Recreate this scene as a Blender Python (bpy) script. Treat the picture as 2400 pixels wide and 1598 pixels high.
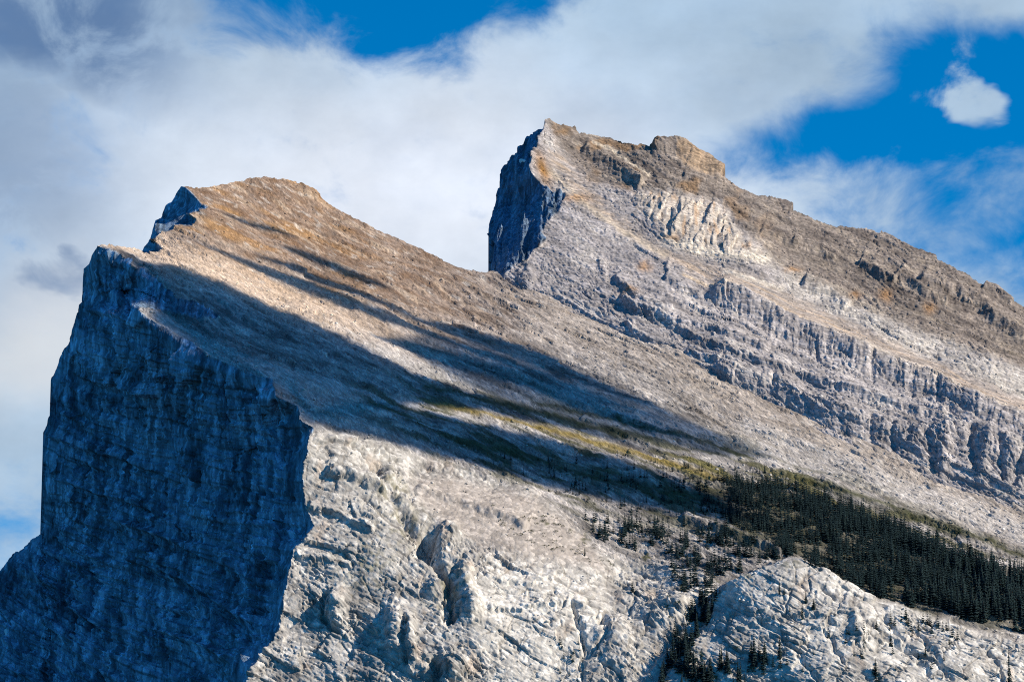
import bpy, math, random
import numpy as np

# ------------------------------------------------------------------ camera, sky, sun, exposure
sc = bpy.context.scene
for o in list(bpy.data.objects):
    bpy.data.objects.remove(o)
COL = sc.collection
PITCH = math.radians(12.0)
K = 0.3 / 2400.0                     # frame width / distance, per photograph pixel
CAM = np.array([0.0, 0.0, 2.0])
FWD = np.array([0.0, math.cos(PITCH), math.sin(PITCH)])
UPV = np.array([0.0, -math.sin(PITCH), math.cos(PITCH)])
cam = bpy.data.cameras.new('camera')
cam.sensor_width = 36.0
cam.lens = 120.0
cam.clip_start = 1.0
cam.clip_end = 60000.0
cam_o = bpy.data.objects.new('camera', cam)
cam_o.location = CAM
cam_o.rotation_euler = (math.pi / 2 + PITCH, 0, 0)
COL.objects.link(cam_o)
sc.camera = cam_o

SUN = np.array([0.80, -0.20, 0.565])
SUN /= np.linalg.norm(SUN)
sl = bpy.data.lights.new('sun', 'SUN')
sl.energy = 5.0
sl.angle = math.radians(0.55)
sl.color = (1.0, 0.86, 0.67)
so = bpy.data.objects.new('sun', sl)
COL.objects.link(so)
from mathutils import Vector
so.rotation_euler = Vector(SUN).to_track_quat('Z', 'Y').to_euler()

sc.view_settings.view_transform = 'Standard'
sc.view_settings.look = 'None'
sc.view_settings.exposure = 0.5
sc.view_settings.gamma = 1.0
sc.view_settings.use_curve_mapping = False
sc.render.engine = 'CYCLES'
sc.cycles.max_bounces = 5
sc.cycles.diffuse_bounces = 2
sc.cycles.glossy_bounces = 1
sc.cycles.use_denoising = False
sc.cycles.pixel_filter_type = 'BLACKMAN_HARRIS'
sc.cycles.filter_width = 1.05


class NT:
    """small helper for node trees"""
    def __init__(self, tree):
        self.t = tree
        self.n = tree.nodes
        self.l = tree.links

    def node(self, typ, **kw):
        nd = self.n.new(typ)
        for k, v in kw.items():
            setattr(nd, k, v)
        return nd

    def put(self, sock, val):
        if hasattr(val, 'bl_idname') or isinstance(val, bpy.types.NodeSocket):
            self.l.new(val, sock)
        else:
            sock.default_value = val

    def math(self, op, a, b=0.0, c=0.0, clamp=False):
        nd = self.node('ShaderNodeMath', operation=op)
        nd.use_clamp = clamp
        self.put(nd.inputs[0], a)
        self.put(nd.inputs[1], b)
        if op in ('MULTIPLY_ADD',):
            self.put(nd.inputs[2], c)
        return nd.outputs[0]

    def mix(self, f, a, b, typ='MIX'):
        nd = self.node('ShaderNodeMix', data_type='RGBA', blend_type=typ)
        self.put(nd.inputs[0], f)
        self.put(nd.inputs[6], a)
        self.put(nd.inputs[7], b)
        return nd.outputs[2]

    def ramp(self, x, lo, hi):
        nd = self.node('ShaderNodeMapRange', interpolation_type='SMOOTHSTEP')
        self.put(nd.inputs[0], x)
        nd.inputs[1].default_value = lo
        nd.inputs[2].default_value = hi
        return nd.outputs[0]

    def noise(self, vec, scale, detail=6.0, rough=0.55, lac=2.0, distortion=0.0):
        nd = self.node('ShaderNodeTexNoise')
        self.put(nd.inputs['Vector'], vec)
        nd.inputs['Scale'].default_value = scale
        nd.inputs['Detail'].default_value = detail
        nd.inputs['Roughness'].default_value = rough
        nd.inputs['Lacunarity'].default_value = lac
        nd.inputs['Distortion'].default_value = distortion
        return nd.outputs[0]

    def mapping(self, vec, scale, loc=(0, 0, 0), rot=(0, 0, 0)):
        nd = self.node('ShaderNodeMapping')
        self.put(nd.inputs[0], vec)
        nd.inputs[1].default_value = loc
        nd.inputs[2].default_value = rot
        nd.inputs[3].default_value = scale
        return nd.outputs[0]


def make_world():
    w = bpy.data.worlds.new('World')
    sc.world = w
    w.use_nodes = True
    t = NT(w.node_tree)
    t.n.clear()
    sky = t.node('ShaderNodeTexSky')
    sky.sky_type = 'NISHITA'
    sky.sun_disc = False
    sky.sun_elevation = math.asin(SUN[2])
    sky.sun_rotation = math.atan2(SUN[0], SUN[1])
    sky.altitude = 1400
    sky.air_density = 1.0
    sky.dust_density = 0.3
    sky.ozone_density = 3.0
    # deep, saturated mountain blue
    blue = t.mix(1.0, sky.outputs[0], (0.0, 0.62, 1.0, 1), 'MULTIPLY')
    tc = t.node('ShaderNodeTexCoord')
    d = tc.outputs['Generated']
    sep = t.node('ShaderNodeSeparateXYZ')
    t.l.new(d, sep.inputs[0])
    az = t.math('ARCTAN2', sep.outputs[0], sep.outputs[1])
    el = t.math('ARCSINE', sep.outputs[2])
    # slow warp so that the cloud masses have ragged borders
    dm = t.mapping(d, (1, 1, 1.7))
    big = t.noise(dm, 14.0, 5.0, 0.55)
    fine = t.noise(t.mapping(d, (1, 1, 1.25), (3.1, 0.4, 7.7)), 34.0, 7.0, 0.6, distortion=0.4)
    w1 = t.math('MULTIPLY_ADD', big, 0.16, -0.08)
    w2 = t.math('MULTIPLY_ADD', fine, 0.055, -0.0275)
    warp_a = t.math('ADD', w1, w2)
    warp_e = t.math('SUBTRACT', w1, w2)

    def blob(u, v, ru, rv, warp=1.0, soft=1.0, inner=0.4):
        """1 inside an ellipse of directions, falling to 0 outside, ragged by the warp"""
        a0 = math.atan((u - 1200) * K)
        e0 = PITCH + math.atan((799 - v) * K)
        x = t.math('SUBTRACT', az, a0)
        x = t.math('MULTIPLY_ADD', warp_a, warp * 0.5, x)
        x = t.math('DIVIDE', x, ru * K)
        y = t.math('SUBTRACT', el, e0)
        y = t.math('MULTIPLY_ADD', warp_e, warp * 0.4, y)
        y = t.math('DIVIDE', y, rv * K)
        r = t.math('SQRT', t.math('ADD', t.math('MULTIPLY', x, x), t.math('MULTIPLY', y, y)))
        return t.ramp(r, 1.0 + 0.45 * soft, inner)

    def union(*a):
        r = a[0]
        for b in a[1:]:
            r = t.math('MAXIMUM', r, b)
        return r
    # the cloud bank behind the peaks and its holes
    bank = blob(900, 620, 1750, 860, 0.6, 1.0, 0.8)
    lowbank = blob(110, 820, 300, 190, 0.7, 1.0, 0.2)
    holes = [(blob(880, -25, 470, 170, 0.3, 1.0, 0.0), 1.42), (blob(2350, 215, 340, 200, 0.3, 1.0, 0.0), 1.15), (blob(1950, 312, 290, 85, 0.3, 1.0, 0.0), 0.95),
             (blob(2480, 500, 420, 420, 0.3, 1.0, 0.0), 0.75), (blob(40, 1190, 420, 170, 0.3, 1.2, 0.0), 0.14), (blob(1980, 440, 420, 300, 0.3, 1.0, 0.0), 0.28)]
    field = bank
    for hole, wgt in holes:
        field = t.math('MULTIPLY_ADD', hole, -wgt, field)
    for puff, wgt in ((blob(2335, 225, 105, 66, 0.9, 0.9, 0.0), 0.95), (blob(2372, 262, 85, 70, 0.9, 0.9, 0.0), 0.8), (blob(2450, 10, 420, 130, 0.3, 1.0, 0.0), 0.75), (blob(2390, 265, 40, 50, 0.3, 1.0, 0.0), 0.5), (lowbank, 0.8)):
        field = t.math('MULTIPLY_ADD', puff, wgt, field)
    rag = t.math('ADD', t.math('MULTIPLY_ADD', big, 1.5, -0.75), t.math('MULTIPLY_ADD', fine, 2.1, -1.05))
    cov = t.ramp(t.math('ADD', field, rag), -0.02, 0.92)
    # scattered cumulus over the rest of the sky
    scat = t.ramp(t.noise(t.mapping(d, (1, 1, 2.2), (5, 2, 1)), 3.2, 6.0, 0.55), 0.67, 0.80)
    up = t.ramp(sep.outputs[2], 0.0, 0.12)
    scat = t.math('MULTIPLY', scat, up)
    infr = blob(1200, 500, 1900, 1100, 0.2, 0.5, 0.8)
    scat = t.math('MULTIPLY', scat, t.math('SUBTRACT', 1.0, infr))
    cov = t.math('MAXIMUM', cov, t.math('MULTIPLY', scat, 0.6))
    thin = t.ramp(t.noise(t.mapping(d, (1, 1, 1.6), (9, 9, 2)), 22.0, 7.0, 0.6), 0.25, 0.6)
    cov = t.math('MULTIPLY', cov, t.math('MULTIPLY_ADD', thin, 0.10, 0.88), clamp=True)
    # cloud tone: bright lit parts, grey-violet thick parts
    dark = union(blob(100, 70, 360, 260, 1.2, 1.0, 0.3), t.math('MULTIPLY', blob(-60, 430, 300, 260, 0.6, 1.3, 0.2), 0.5),
                 t.math('MULTIPLY', blob(70, 690, 150, 55, 1.0, 0.8, 0.3), 0.7))
    dark = t.math('MULTIPLY', dark, t.math('MULTIPLY_ADD', t.ramp(fine, 0.36, 0.58), 0.65, 0.35))
    wisps = t.math('MULTIPLY', t.ramp(fine, 0.56, 0.70), blob(250, 190, 330, 230, 0.6, 1.0, 0.3))
    dark = t.math('MAXIMUM', dark, t.math('MULTIPLY', wisps, 0.55))
    glow = blob(950, 470, 900, 330, 0.4, 1.3, 0.1)
    tone = t.mix(glow, (3.2, 4.25, 5.4, 1), (6.0, 6.4, 7.1, 1))
    billow = t.math('MULTIPLY_ADD', t.noise(t.mapping(d, (1, 1, 1.5), (2.2, 5.1, 0.3)), 26.0, 8.0, 0.58), 0.62, 0.70)
    tone = t.mix(1.0, tone, t.mix(0.0, billow, billow), 'MULTIPLY')
    tone = t.mix(t.math('MULTIPLY', lowbank, 0.7), tone, (5.9, 5.9, 5.9, 1))
    tone = t.mix(dark, tone, (0.95, 1.65, 3.0, 1))
    # what lies below the horizon: dim forested valley haze
    col = t.mix(cov, blue, tone)
    ground = t.ramp(sep.outputs[2], -0.02, 0.01)
    col = t.mix(ground, (0.10, 0.30, 0.50, 1), col)
    bg = t.node('ShaderNodeBackground')
    t.l.new(col, bg.inputs[0])
    bg.inputs[1].default_value = 0.094
    out = t.node('ShaderNodeOutputWorld')
    t.l.new(bg.outputs[0], out.inputs[0])
    w.cycles.sampling_method = 'MANUAL'
    w.cycles.sample_map_resolution = 1024


make_world()

# ------------------------------------------------------------------ numpy tools
f32 = np.float32


def at(u, v, d):
    """photograph pixel + distance along the view axis -> world point"""
    u = np.asarray(u, dtype=np.float64)
    x = (u - 1200.0) * K
    y = (799.0 - np.asarray(v, dtype=np.float64)) * K
    d = np.asarray(d, dtype=np.float64)
    P = np.empty(np.broadcast(x, y, d).shape + (3,))
    P[..., 0] = CAM[0] + d * x
    P[..., 1] = CAM[1] + d * (FWD[1] + UPV[1] * y)
    P[..., 2] = CAM[2] + d * (FWD[2] + UPV[2] * y)
    return P


def hash2(ix, iy, seed):
    h = (ix.astype(np.uint32) * np.uint32(374761393)) ^ (iy.astype(np.uint32) * np.uint32(668265263)) ^ np.uint32((seed * 2246822519 + 3266489917) & 0xFFFFFFFF)
    h = (h ^ (h >> np.uint32(13))) * np.uint32(1274126177)
    h = (h ^ (h >> np.uint32(16))) * np.uint32(2654435761)
    return h ^ (h >> np.uint32(15))


ANG = np.linspace(0, 2 * np.pi, 256, endpoint=False)
GX, GY = np.cos(ANG).astype(f32), np.sin(ANG).astype(f32)


def gnoise(x, y, seed=0):
    x = np.asarray(x, f32)
    y = np.asarray(y, f32)
    x0 = np.floor(x)
    y0 = np.floor(y)
    fx = x - x0
    fy = y - y0
    ix = x0.astype(np.int32)
    iy = y0.astype(np.int32)
    sx = fx * fx * fx * (fx * (fx * 6 - 15) + 10)
    sy = fy * fy * fy * (fy * (fy * 6 - 15) + 10)

    def g(dx, dy):
        h = hash2(ix + dx, iy + dy, seed) & np.uint32(255)
        return GX[h] * (fx - dx) + GY[h] * (fy - dy)
    a = g(0, 0)
    b = g(1, 0)
    c = g(0, 1)
    e = g(1, 1)
    a = a + sx * (b - a)
    c = c + sx * (e - c)
    return (a + sy * (c - a)) * f32(1.5)


def fbm(x, y, octv, seed=0, gain=0.5, ridged=False):
    out = 0
    amp = 1.0
    tot = 0.0
    for i in range(octv):
        n = gnoise(x * (2.03 ** i) + 17.3 * i, y * (2.03 ** i) - 9.1 * i, seed + 31 * i)
        if ridged:
            n = 1 - 2 * np.abs(n)
        out = out + amp * n
        tot += amp
        amp *= gain
    return out / tot


def facet(x, y, seed=0, tilt=1.0, step=0.6):
    """angular rock: every cell a block with its own tilt and height.
    Returns height (in cell units) and distance to the nearest joint."""
    x = np.asarray(x, f32)
    y = np.asarray(y, f32)
    ix = np.floor(x).astype(np.int32)
    iy = np.floor(y).astype(np.int32)
    b1 = np.full(x.shape, 9.0, f32)
    b2 = np.full(x.shape, 9.0, f32)
    hh = np.zeros(x.shape, f32)
    for dy in (-1, 0, 1):
        for dx in (-1, 0, 1):
            h = hash2(ix + dx, iy + dy, seed)
            px = (h & np.uint32(255)).astype(f32) * f32(0.8 / 255) + f32(0.1)
            py = ((h >> np.uint32(8)) & np.uint32(255)).astype(f32) * f32(0.8 / 255) + f32(0.1)
            ex = x - ix - dx - px
            ey = y - iy - dy - py
            dd = ex * ex + ey * ey
            a = (h >> np.uint32(16)) & np.uint32(255)
            r = ((h >> np.uint32(24)) & np.uint32(255)).astype(f32) * f32(1 / 127.5) - 1
            hv = tilt * (GX[a] * ex + GY[a] * ey) + step * r
            closer = dd < b1
            b2 = np.where(closer, b1, np.minimum(b2, dd))
            hh = np.where(closer, hv, hh)
            b1 = np.where(closer, dd, b1)
    return hh, np.sqrt(b2) - np.sqrt(b1)


def blocks(x, y, seed=0, tilt=0.8, step=0.7, wob=0.25, cont=0.35):
    """bedded rock: courses along x broken by joints, every block with its own tilt and height.
    Returns height (in courses), a random value per block and the distance to the nearest joint."""
    x = np.asarray(x, f32)
    y = np.asarray(y, f32)
    y = y + f32(wob) * gnoise(x * 0.6, y * 0.3, seed + 5)
    r = np.floor(y)
    fy = y - r - f32(0.5)
    r = r.astype(np.int32)
    hr = hash2(r, r * 0 + 7, seed)
    off = (hr & np.uint32(255)).astype(f32) * f32(0.137)
    wid = f32(0.55) + ((hr >> np.uint32(8)) & np.uint32(255)).astype(f32) * f32(0.9 / 255)
    q = x * wid + off + f32(0.18) * gnoise(y * 2.1, x * 0.9, seed + 9)
    c = np.floor(q)
    fx = q - c - f32(0.5)
    h = hash2(c.astype(np.int32), r, seed + 1)
    a = (h >> np.uint32(16)) & np.uint32(255)
    rnd = ((h >> np.uint32(24)) & np.uint32(255)).astype(f32) * f32(1 / 127.5) - 1
    row = ((hr >> np.uint32(16)) & np.uint32(255)).astype(f32) * f32(1 / 127.5) - 1
    rnd = rnd * f32(1 - cont) + row * f32(cont)
    hh = tilt * (GX[a] * fx + GY[a] * fy) + step * rnd
    edge = np.minimum(f32(0.5) - np.abs(fx), f32(0.5) - np.abs(fy))
    return hh, rnd, edge


def sstep(a, b, x):
    t = np.clip((x - a) / (b - a), 0, 1)
    return t * t * (3 - 2 * t)


def tps(pts, U, V, smooth=1e-4):
    p = np.array(pts, dtype=np.float64)
    c = p[:, :2] / 1000.0
    n = len(c)

    def ker(r2):
        return 0.5 * r2 * np.log(r2 + 1e-12)
    r2 = ((c[:, None] - c[None]) ** 2).sum(-1)
    A = np.zeros((n + 3, n + 3))
    A[:n, :n] = ker(r2) + smooth * np.eye(n)
    A[:n, n] = 1
    A[:n, n + 1:] = c
    A[n, :n] = 1
    A[n + 1:, :n] = c.T
    w = np.linalg.solve(A, np.concatenate([p[:, 2], [0, 0, 0]]))
    x = (U / 1000.0).astype(f32)
    y = (V / 1000.0).astype(f32)
    out = (w[n] + w[n + 1] * x + w[n + 2] * y).astype(f32)
    for i in range(n):
        q = (x - f32(c[i, 0])) ** 2 + (y - f32(c[i, 1])) ** 2
        out += f32(w[i] * 0.5) * q * np.log(q + f32(1e-12))
    return out


def poly_sd(poly, U, V, pad=60.0):
    """signed distance to a polygon in pixels, positive inside, clipped at -pad outside"""
    p = np.array(poly, f32)
    out = np.full(U.shape, -pad, f32)
    m = (U > p[:, 0].min() - pad) & (U < p[:, 0].max() + pad) & (V > p[:, 1].min() - pad) & (V < p[:, 1].max() + pad)
    u = U[m]
    v = V[m]
    d2 = np.full(u.shape, 1e9, f32)
    inside = np.zeros(u.shape, bool)
    n = len(p)
    for i in range(n):
        ax, ay = p[i]
        bx, by = p[(i + 1) % n]
        ex, ey = bx - ax, by - ay
        L = ex * ex + ey * ey + 1e-9
        t = np.clip(((u - ax) * ex + (v - ay) * ey) / L, 0, 1)
        d2 = np.minimum(d2, (u - ax - t * ex) ** 2 + (v - ay - t * ey) ** 2)
        if ay != by:
            c = ((ay > v) != (by > v)) & (u < ex * (v - ay) / (by - ay) + ax)
            inside ^= c
    d = np.sqrt(d2)
    out[m] = np.where(inside, d, np.maximum(-d, -pad))
    return out


def poly_mask(poly, U, V, soft=4.0):
    return sstep(-soft, soft, poly_sd(poly, U, V, max(60.0, soft + 1)))


def line_dist(line, U, V, reach):
    """(distance, signed distance: positive above the line, parameter 0..1) to an open polyline"""
    p = np.array(line, f32)
    D = np.full(U.shape, 1e6, f32)
    S = np.zeros(U.shape, f32)
    T = np.zeros(U.shape, f32)
    m = (U > p[:, 0].min() - reach) & (U < p[:, 0].max() + reach) & (V > p[:, 1].min() - reach) & (V < p[:, 1].max() + reach)
    u = U[m]
    v = V[m]
    d = np.full(u.shape, 1e6, f32)
    s = np.zeros(u.shape, f32)
    tt = np.zeros(u.shape, f32)
    seg = np.sqrt(((p[1:] - p[:-1]) ** 2).sum(1))
    cum = np.concatenate([[0], np.cumsum(seg)])
    for i in range(len(p) - 1):
        ax, ay = p[i]
        ex, ey = p[i + 1] - p[i]
        L = ex * ex + ey * ey + 1e-9
        t = np.clip(((u - ax) * ex + (v - ay) * ey) / L, 0, 1)
        qx = u - ax - t * ex
        qy = v - ay - t * ey
        dd = np.sqrt(qx * qx + qy * qy)
        side = np.sign(-(ex * qy - ey * qx))
        c = dd < d
        d = np.where(c, dd, d)
        s = np.where(c, side * dd, s)
        tt = np.where(c, (cum[i] + t * seg[i]) / cum[-1], tt)
    D[m] = d
    S[m] = s
    T[m] = tt
    return D, S, T


def mixc(C, col, m):
    m = np.asarray(m, f32)[..., None]
    return C * (1 - m) + np.array(col, f32) * m


def grid_normals(P):
    du = np.gradient(P, axis=1)
    dv = np.gradient(P, axis=0)
    N = np.cross(du, dv)
    N /= np.linalg.norm(N, axis=-1, keepdims=True) + 1e-9
    flip = (N * (P - CAM)).sum(-1) > 0
    N[flip] *= -1
    return N


def blur(A, n):
    """box blur of an (h, w, c) array, n cells each way"""
    for ax in (0, 1):
        pad = [(0, 0)] * A.ndim
        pad[ax] = (n + 1, n)
        B = np.cumsum(np.pad(A, pad, mode='edge'), axis=ax)
        sl0 = [slice(None)] * A.ndim
        sl1 = [slice(None)] * A.ndim
        sl0[ax] = slice(2 * n + 1, None)
        sl1[ax] = slice(None, -(2 * n + 1))
        A = (B[tuple(sl0)] - B[tuple(sl1)]) / (2 * n + 1)
    return A


def skyline_columns(sky, u0, u1, du, arc):
    """column positions: evenly spaced, closer together where the outline is steep"""
    p = np.array(sky, float)
    fine = np.arange(u0, u1, 0.05)
    v = np.interp(fine, p[:, 0], p[:, 1])
    speed = np.maximum(1.0 / du, np.abs(np.gradient(v, fine)) / arc)
    cum = np.concatenate([[0], np.cumsum(0.5 * (speed[1:] + speed[:-1]) * np.diff(fine))])
    n = int(cum[-1])
    return np.interp(np.linspace(0, cum[-1], n), cum, fine)


# ------------------------------------------------------------------ materials
def rock_material(name, axes, bump=0.6, speck=0.5, dist=2.0):
    """rock: broken pieces drawn out along given axes (world directions, metres per piece)"""
    m = bpy.data.materials.new(name)
    m.use_nodes = True
    t = NT(m.node_tree)
    b = t.n['Principled BSDF']
    at_ = t.node('ShaderNodeAttribute', attribute_name='rock_tint')
    tc = t.node('ShaderNodeTexCoord')
    cmb = t.node('ShaderNodeCombineXYZ')
    for i, (ax, size) in enumerate(axes):
        ax = np.array(ax, float)
        ax /= np.linalg.norm(ax) * size
        dp = t.node('ShaderNodeVectorMath', operation='DOT_PRODUCT')
        t.l.new(tc.outputs['Object'], dp.inputs[0])
        dp.inputs[1].default_value = ax
        t.l.new(dp.outputs['Value'], cmb.inputs[i])
    p = cmb.outputs[0]
    nz = t.noise(p, 0.35, 6.0, 0.62)
    wv = t.node('ShaderNodeVectorMath', operation='MULTIPLY_ADD')
    ncol = t.node('ShaderNodeTexNoise')
    t.l.new(p, ncol.inputs['Vector'])
    ncol.inputs['Scale'].default_value = 0.9
    ncol.inputs['Detail'].default_value = 2.0
    t.l.new(ncol.outputs['Color'], wv.inputs[0])
    wv.inputs[1].default_value = (0.9, 0.9, 0.9)
    t.l.new(p, wv.inputs[2])
    vo = t.node('ShaderNodeTexVoronoi', feature='F1')
    t.l.new(wv.outputs[0], vo.inputs['Vector'])
    vo.inputs['Scale'].default_value = 1.0
    sepc = t.node('ShaderNodeSeparateColor')
    t.l.new(vo.outputs['Color'], sepc.inputs[0])
    cell = sepc.outputs[0]
    vo2 = t.node('ShaderNodeTexVoronoi', feature='F1')
    t.l.new(wv.outputs[0], vo2.inputs['Vector'])
    vo2.inputs['Scale'].default_value = 0.42
    sepc2 = t.node('ShaderNodeSeparateColor')
    t.l.new(vo2.outputs['Color'], sepc2.inputs[0])
    flake = t.math('POWER', cell, 2.2)
    f = t.math('ADD', t.math('MULTIPLY', flake, speck * 1.15), t.math('MULTIPLY', sepc2.outputs[0], speck * 0.45))
    f = t.math('ADD', f, t.math('MULTIPLY', nz, speck * 1.2))
    f = t.math('MAXIMUM', t.math('ADD', f, 1.0 - speck * 1.2), 0.12)
    cc = t.node('ShaderNodeCombineColor')
    for i in range(3):
        t.l.new(f, cc.inputs[i])
    c = t.mix(1.0, at_.outputs['Color'], cc.outputs[0], 'MULTIPLY')
    t.l.new(c, b.inputs['Base Color'])
    b.inputs['Roughness'].default_value = 0.95
    b.inputs['Specular IOR Level'].default_value = 0.1
    bm = t.node('ShaderNodeBump')
    bm.inputs['Strength'].default_value = bump
    bm.inputs['Distance'].default_value = dist
    hgt = t.math('ADD', t.math('MULTIPLY', cell, 0.5), t.math('MULTIPLY', sepc2.outputs[0], 0.6))
    hgt = t.math('ADD', hgt, t.math('MULTIPLY', vo.outputs['Distance'], -0.8))
    hgt = t.math('ADD', hgt, t.math('MULTIPLY', nz, 0.6))
    t.l.new(hgt, bm.inputs['Height'])
    t.l.new(bm.outputs[0], b.inputs['Normal'])
    return m


def plain_material(name, col, rough=0.9, var=0.35, scale=0.3, bump=0.0):
    m = bpy.data.materials.new(name)
    m.use_nodes = True
    t = NT(m.node_tree)
    b = t.n['Principled BSDF']
    tc = t.node('ShaderNodeTexCoord')
    inf = t.node('ShaderNodeObjectInfo')
    n = t.noise(tc.outputs['Object'], scale, 5.0, 0.6)
    f = t.math('ADD', t.math('MULTIPLY', n, 2 * var), t.math('MULTIPLY_ADD', inf.outputs['Random'], 0.3, 0.85 - var))
    cc = t.node('ShaderNodeCombineColor')
    for i in range(3):
        t.l.new(t.math('MULTIPLY', f, col[i]), cc.inputs[i])
    t.l.new(cc.outputs[0], b.inputs['Base Color'])
    b.inputs['Roughness'].default_value = rough
    b.inputs['Specular IOR Level'].default_value = 0.15
    if bump:
        bm = t.node('ShaderNodeBump')
        bm.inputs['Strength'].default_value = bump
        bm.inputs['Distance'].default_value = 0.5
        t.l.new(n, bm.inputs['Height'])
        t.l.new(bm.outputs[0], b.inputs['Normal'])
    return m


M_CLIFF = rock_material('shaded limestone cliff', [((1, 0, 0.05), 4.0), ((0, 1, 0), 6), ((0, 0, 1), 17)], 0.8, 0.75, 2.2)
DIP, LEVEL, OUTW = (0.46, -0.887, -0.5), (0.887, 0.46, 0.0), (0.206, -0.396, 0.894)
M_SLAB = rock_material('weathered limestone slab', [(DIP, 8.5), (LEVEL, 3.0), (OUTW, 3)], 0.75, 0.5, 1.3)
M_BUTT = rock_material('pale limestone', [((0.8, -0.3, 0.5), 5), ((0.2, 0.9, 0.2), 7), ((-0.5, 0, 0.85), 6)], 0.6, 0.5, 1.5)
M_PEAK = rock_material('layered dark limestone', [((0.8, -0.3, -0.5), 13), ((0.3, 0.9, 0.0), 4), ((0.3, -0.3, 0.9), 3.2)], 0.7, 0.6, 1.4)
M_NEEDLE = plain_material('spruce needles', (0.013, 0.031, 0.036), 0.9, 0.35, 0.6)
M_BARK = plain_material('spruce bark', (0.07, 0.05, 0.035), 0.9, 0.3, 2.0)
M_SHRUB = plain_material('juniper leaves', (0.045, 0.06, 0.022), 0.9, 0.4, 1.0)
M_BOULD = plain_material('loose limestone', (0.36, 0.345, 0.33), 0.95, 0.3, 0.5, 0.6)
M_SNOW = plain_material('old snow', (0.78, 0.80, 0.84), 0.7, 0.08, 0.3, 0.4)
M_VALLEY = plain_material('valley forest floor', (0.022, 0.038, 0.034), 0.95, 0.4, 0.01)


# ------------------------------------------------------------------ mesh helpers
def mesh_from(name, verts, faces, mat, parent=None, smooth=False, color=None):
    me = bpy.data.meshes.new(name)
    verts = np.ascontiguousarray(verts, dtype=np.float32)
    faces = np.ascontiguousarray(faces, dtype=np.int32)
    k = faces.shape[1]
    me.vertices.add(len(verts))
    me.vertices.foreach_set('co', verts.ravel())
    me.loops.add(faces.size)
    me.loops.foreach_set('vertex_index', faces.ravel())
    me.polygons.add(len(faces))
    me.polygons.foreach_set('loop_start', np.arange(0, faces.size, k, dtype=np.int32))
    me.polygons.foreach_set('loop_total', np.full(len(faces), k, dtype=np.int32))
    me.update(calc_edges=True)
    if smooth:
        me.polygons.foreach_set('use_smooth', np.ones(len(faces), bool))
    if color is not None:
        a = me.color_attributes.new('rock_tint', 'FLOAT_COLOR', 'POINT')
        rgba = np.ones((len(verts), 4), f32)
        rgba[:, :3] = color
        a.data.foreach_set('color', rgba.ravel())
    me.materials.append(mat)
    o = bpy.data.objects.new(name, me)
    COL.objects.link(o)
    o.parent = parent
    return o


def grid_faces(h, w):
    i = np.arange(h * w).reshape(h, w)
    return np.stack([i[:-1, :-1].ravel(), i[1:, :-1].ravel(), i[1:, 1:].ravel(), i[:-1, 1:].ravel()], 1)


def sub_mesh(name, P, C, faces, mat, parent):
    used = np.unique(faces)
    remap = np.zeros(P.shape[0], np.int32)
    remap[used] = np.arange(len(used))
    return mesh_from(name, P[used], remap[faces], mat, parent, False, C[used])


def empty(name, loc=(0, 0, 0)):
    o = bpy.data.objects.new(name, None)
    o.location = loc
    COL.objects.link(o)
    return o


def tag(o, label=None, cat=None, group=None, kind=None):
    if label:
        o['label'] = label
    if cat:
        o['category'] = cat
    if group:
        o['group'] = group
    if kind:
        o['kind'] = kind
    return o


# ------------------------------------------------------------------ outlines (photograph pixels)
SKY_F = [(-70, 1400), (-30, 1362), (0, 1335), (14, 1318), (30, 1294), (46, 1288), (61, 1274), (66, 1268), (84, 1256), (96, 1246), (98.5, 1157), (101, 1100),
         (103, 1014), (112, 985), (116, 968), (122, 887), (138, 842), (141, 834), (160, 804), (166, 795), (172, 767), (180, 742), (185, 731), (188, 714),
         (193, 708), (195, 650), (198, 628), (208, 618), (216, 596), (225, 583), (229, 575), (260, 576), (290, 580), (313, 584), (334, 589),
         (337, 580), (348, 566), (353, 556), (361, 528), (365, 516), (377, 510), (388, 482), (402, 474), (413, 454), (424, 437), (451, 437), (476, 438),
         (510, 434), (515, 431), (548, 428), (584, 423), (624, 420), (650, 422), (660, 420), (693, 425), (711, 437), (731, 446), (748, 459), (756, 470),
         (786, 490), (867, 528), (969, 574), (1071, 620), (1122, 636), (1140, 637), (1152, 632), (1165, 635), (1178, 650), (1195, 662)]
CONTACT = [(1200, 668), (1251, 689), (1317, 730), (1368, 760), (1445, 798), (1557, 832), (1633, 871), (1710, 922), (1786, 963), (1862, 994), (1924, 1019),
           (1995, 1050), (2066, 1078), (2132, 1100), (2209, 1136), (2260, 1167), (2321, 1187), (2400, 1223), (2480, 1262), (2640, 1335)]
SKY_S = [(1141, 660), (1142, 640), (1143.5, 602), (1145, 569), (1151, 530), (1157, 487), (1164, 449), (1173, 408), (1182, 385), (1196, 378), (1201, 365),
         (1216, 361), (1219, 350), (1231, 342), (1238, 324), (1258, 306), (1274, 297), (1276.5, 282), (1287, 278), (1304, 291), (1324, 298), (1345, 297),
         (1360, 311), (1393, 317), (1429, 321), (1462, 335), (1493, 341), (1500, 337), (1521, 344), (1529, 337), (1582, 333), (1607, 342), (1620, 357),
         (1656, 377), (1669, 390), (1693, 402), (1697, 416), (1724, 436), (1760, 454), (1805, 469), (1844, 478), (1856, 482), (1858.5, 496), (1886, 506),
         (1916, 517), (1955, 533), (1967, 533), (2030, 539), (2060, 548), (2066, 545), (2079, 547), (2120, 569), (2150, 586), (2194, 601), (2196.5, 610),
         (2255, 643), (2284, 661), (2305, 672), (2309, 669), (2344, 680), (2371, 700), (2400, 718), (2480, 762), (2640, 850)]
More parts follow.
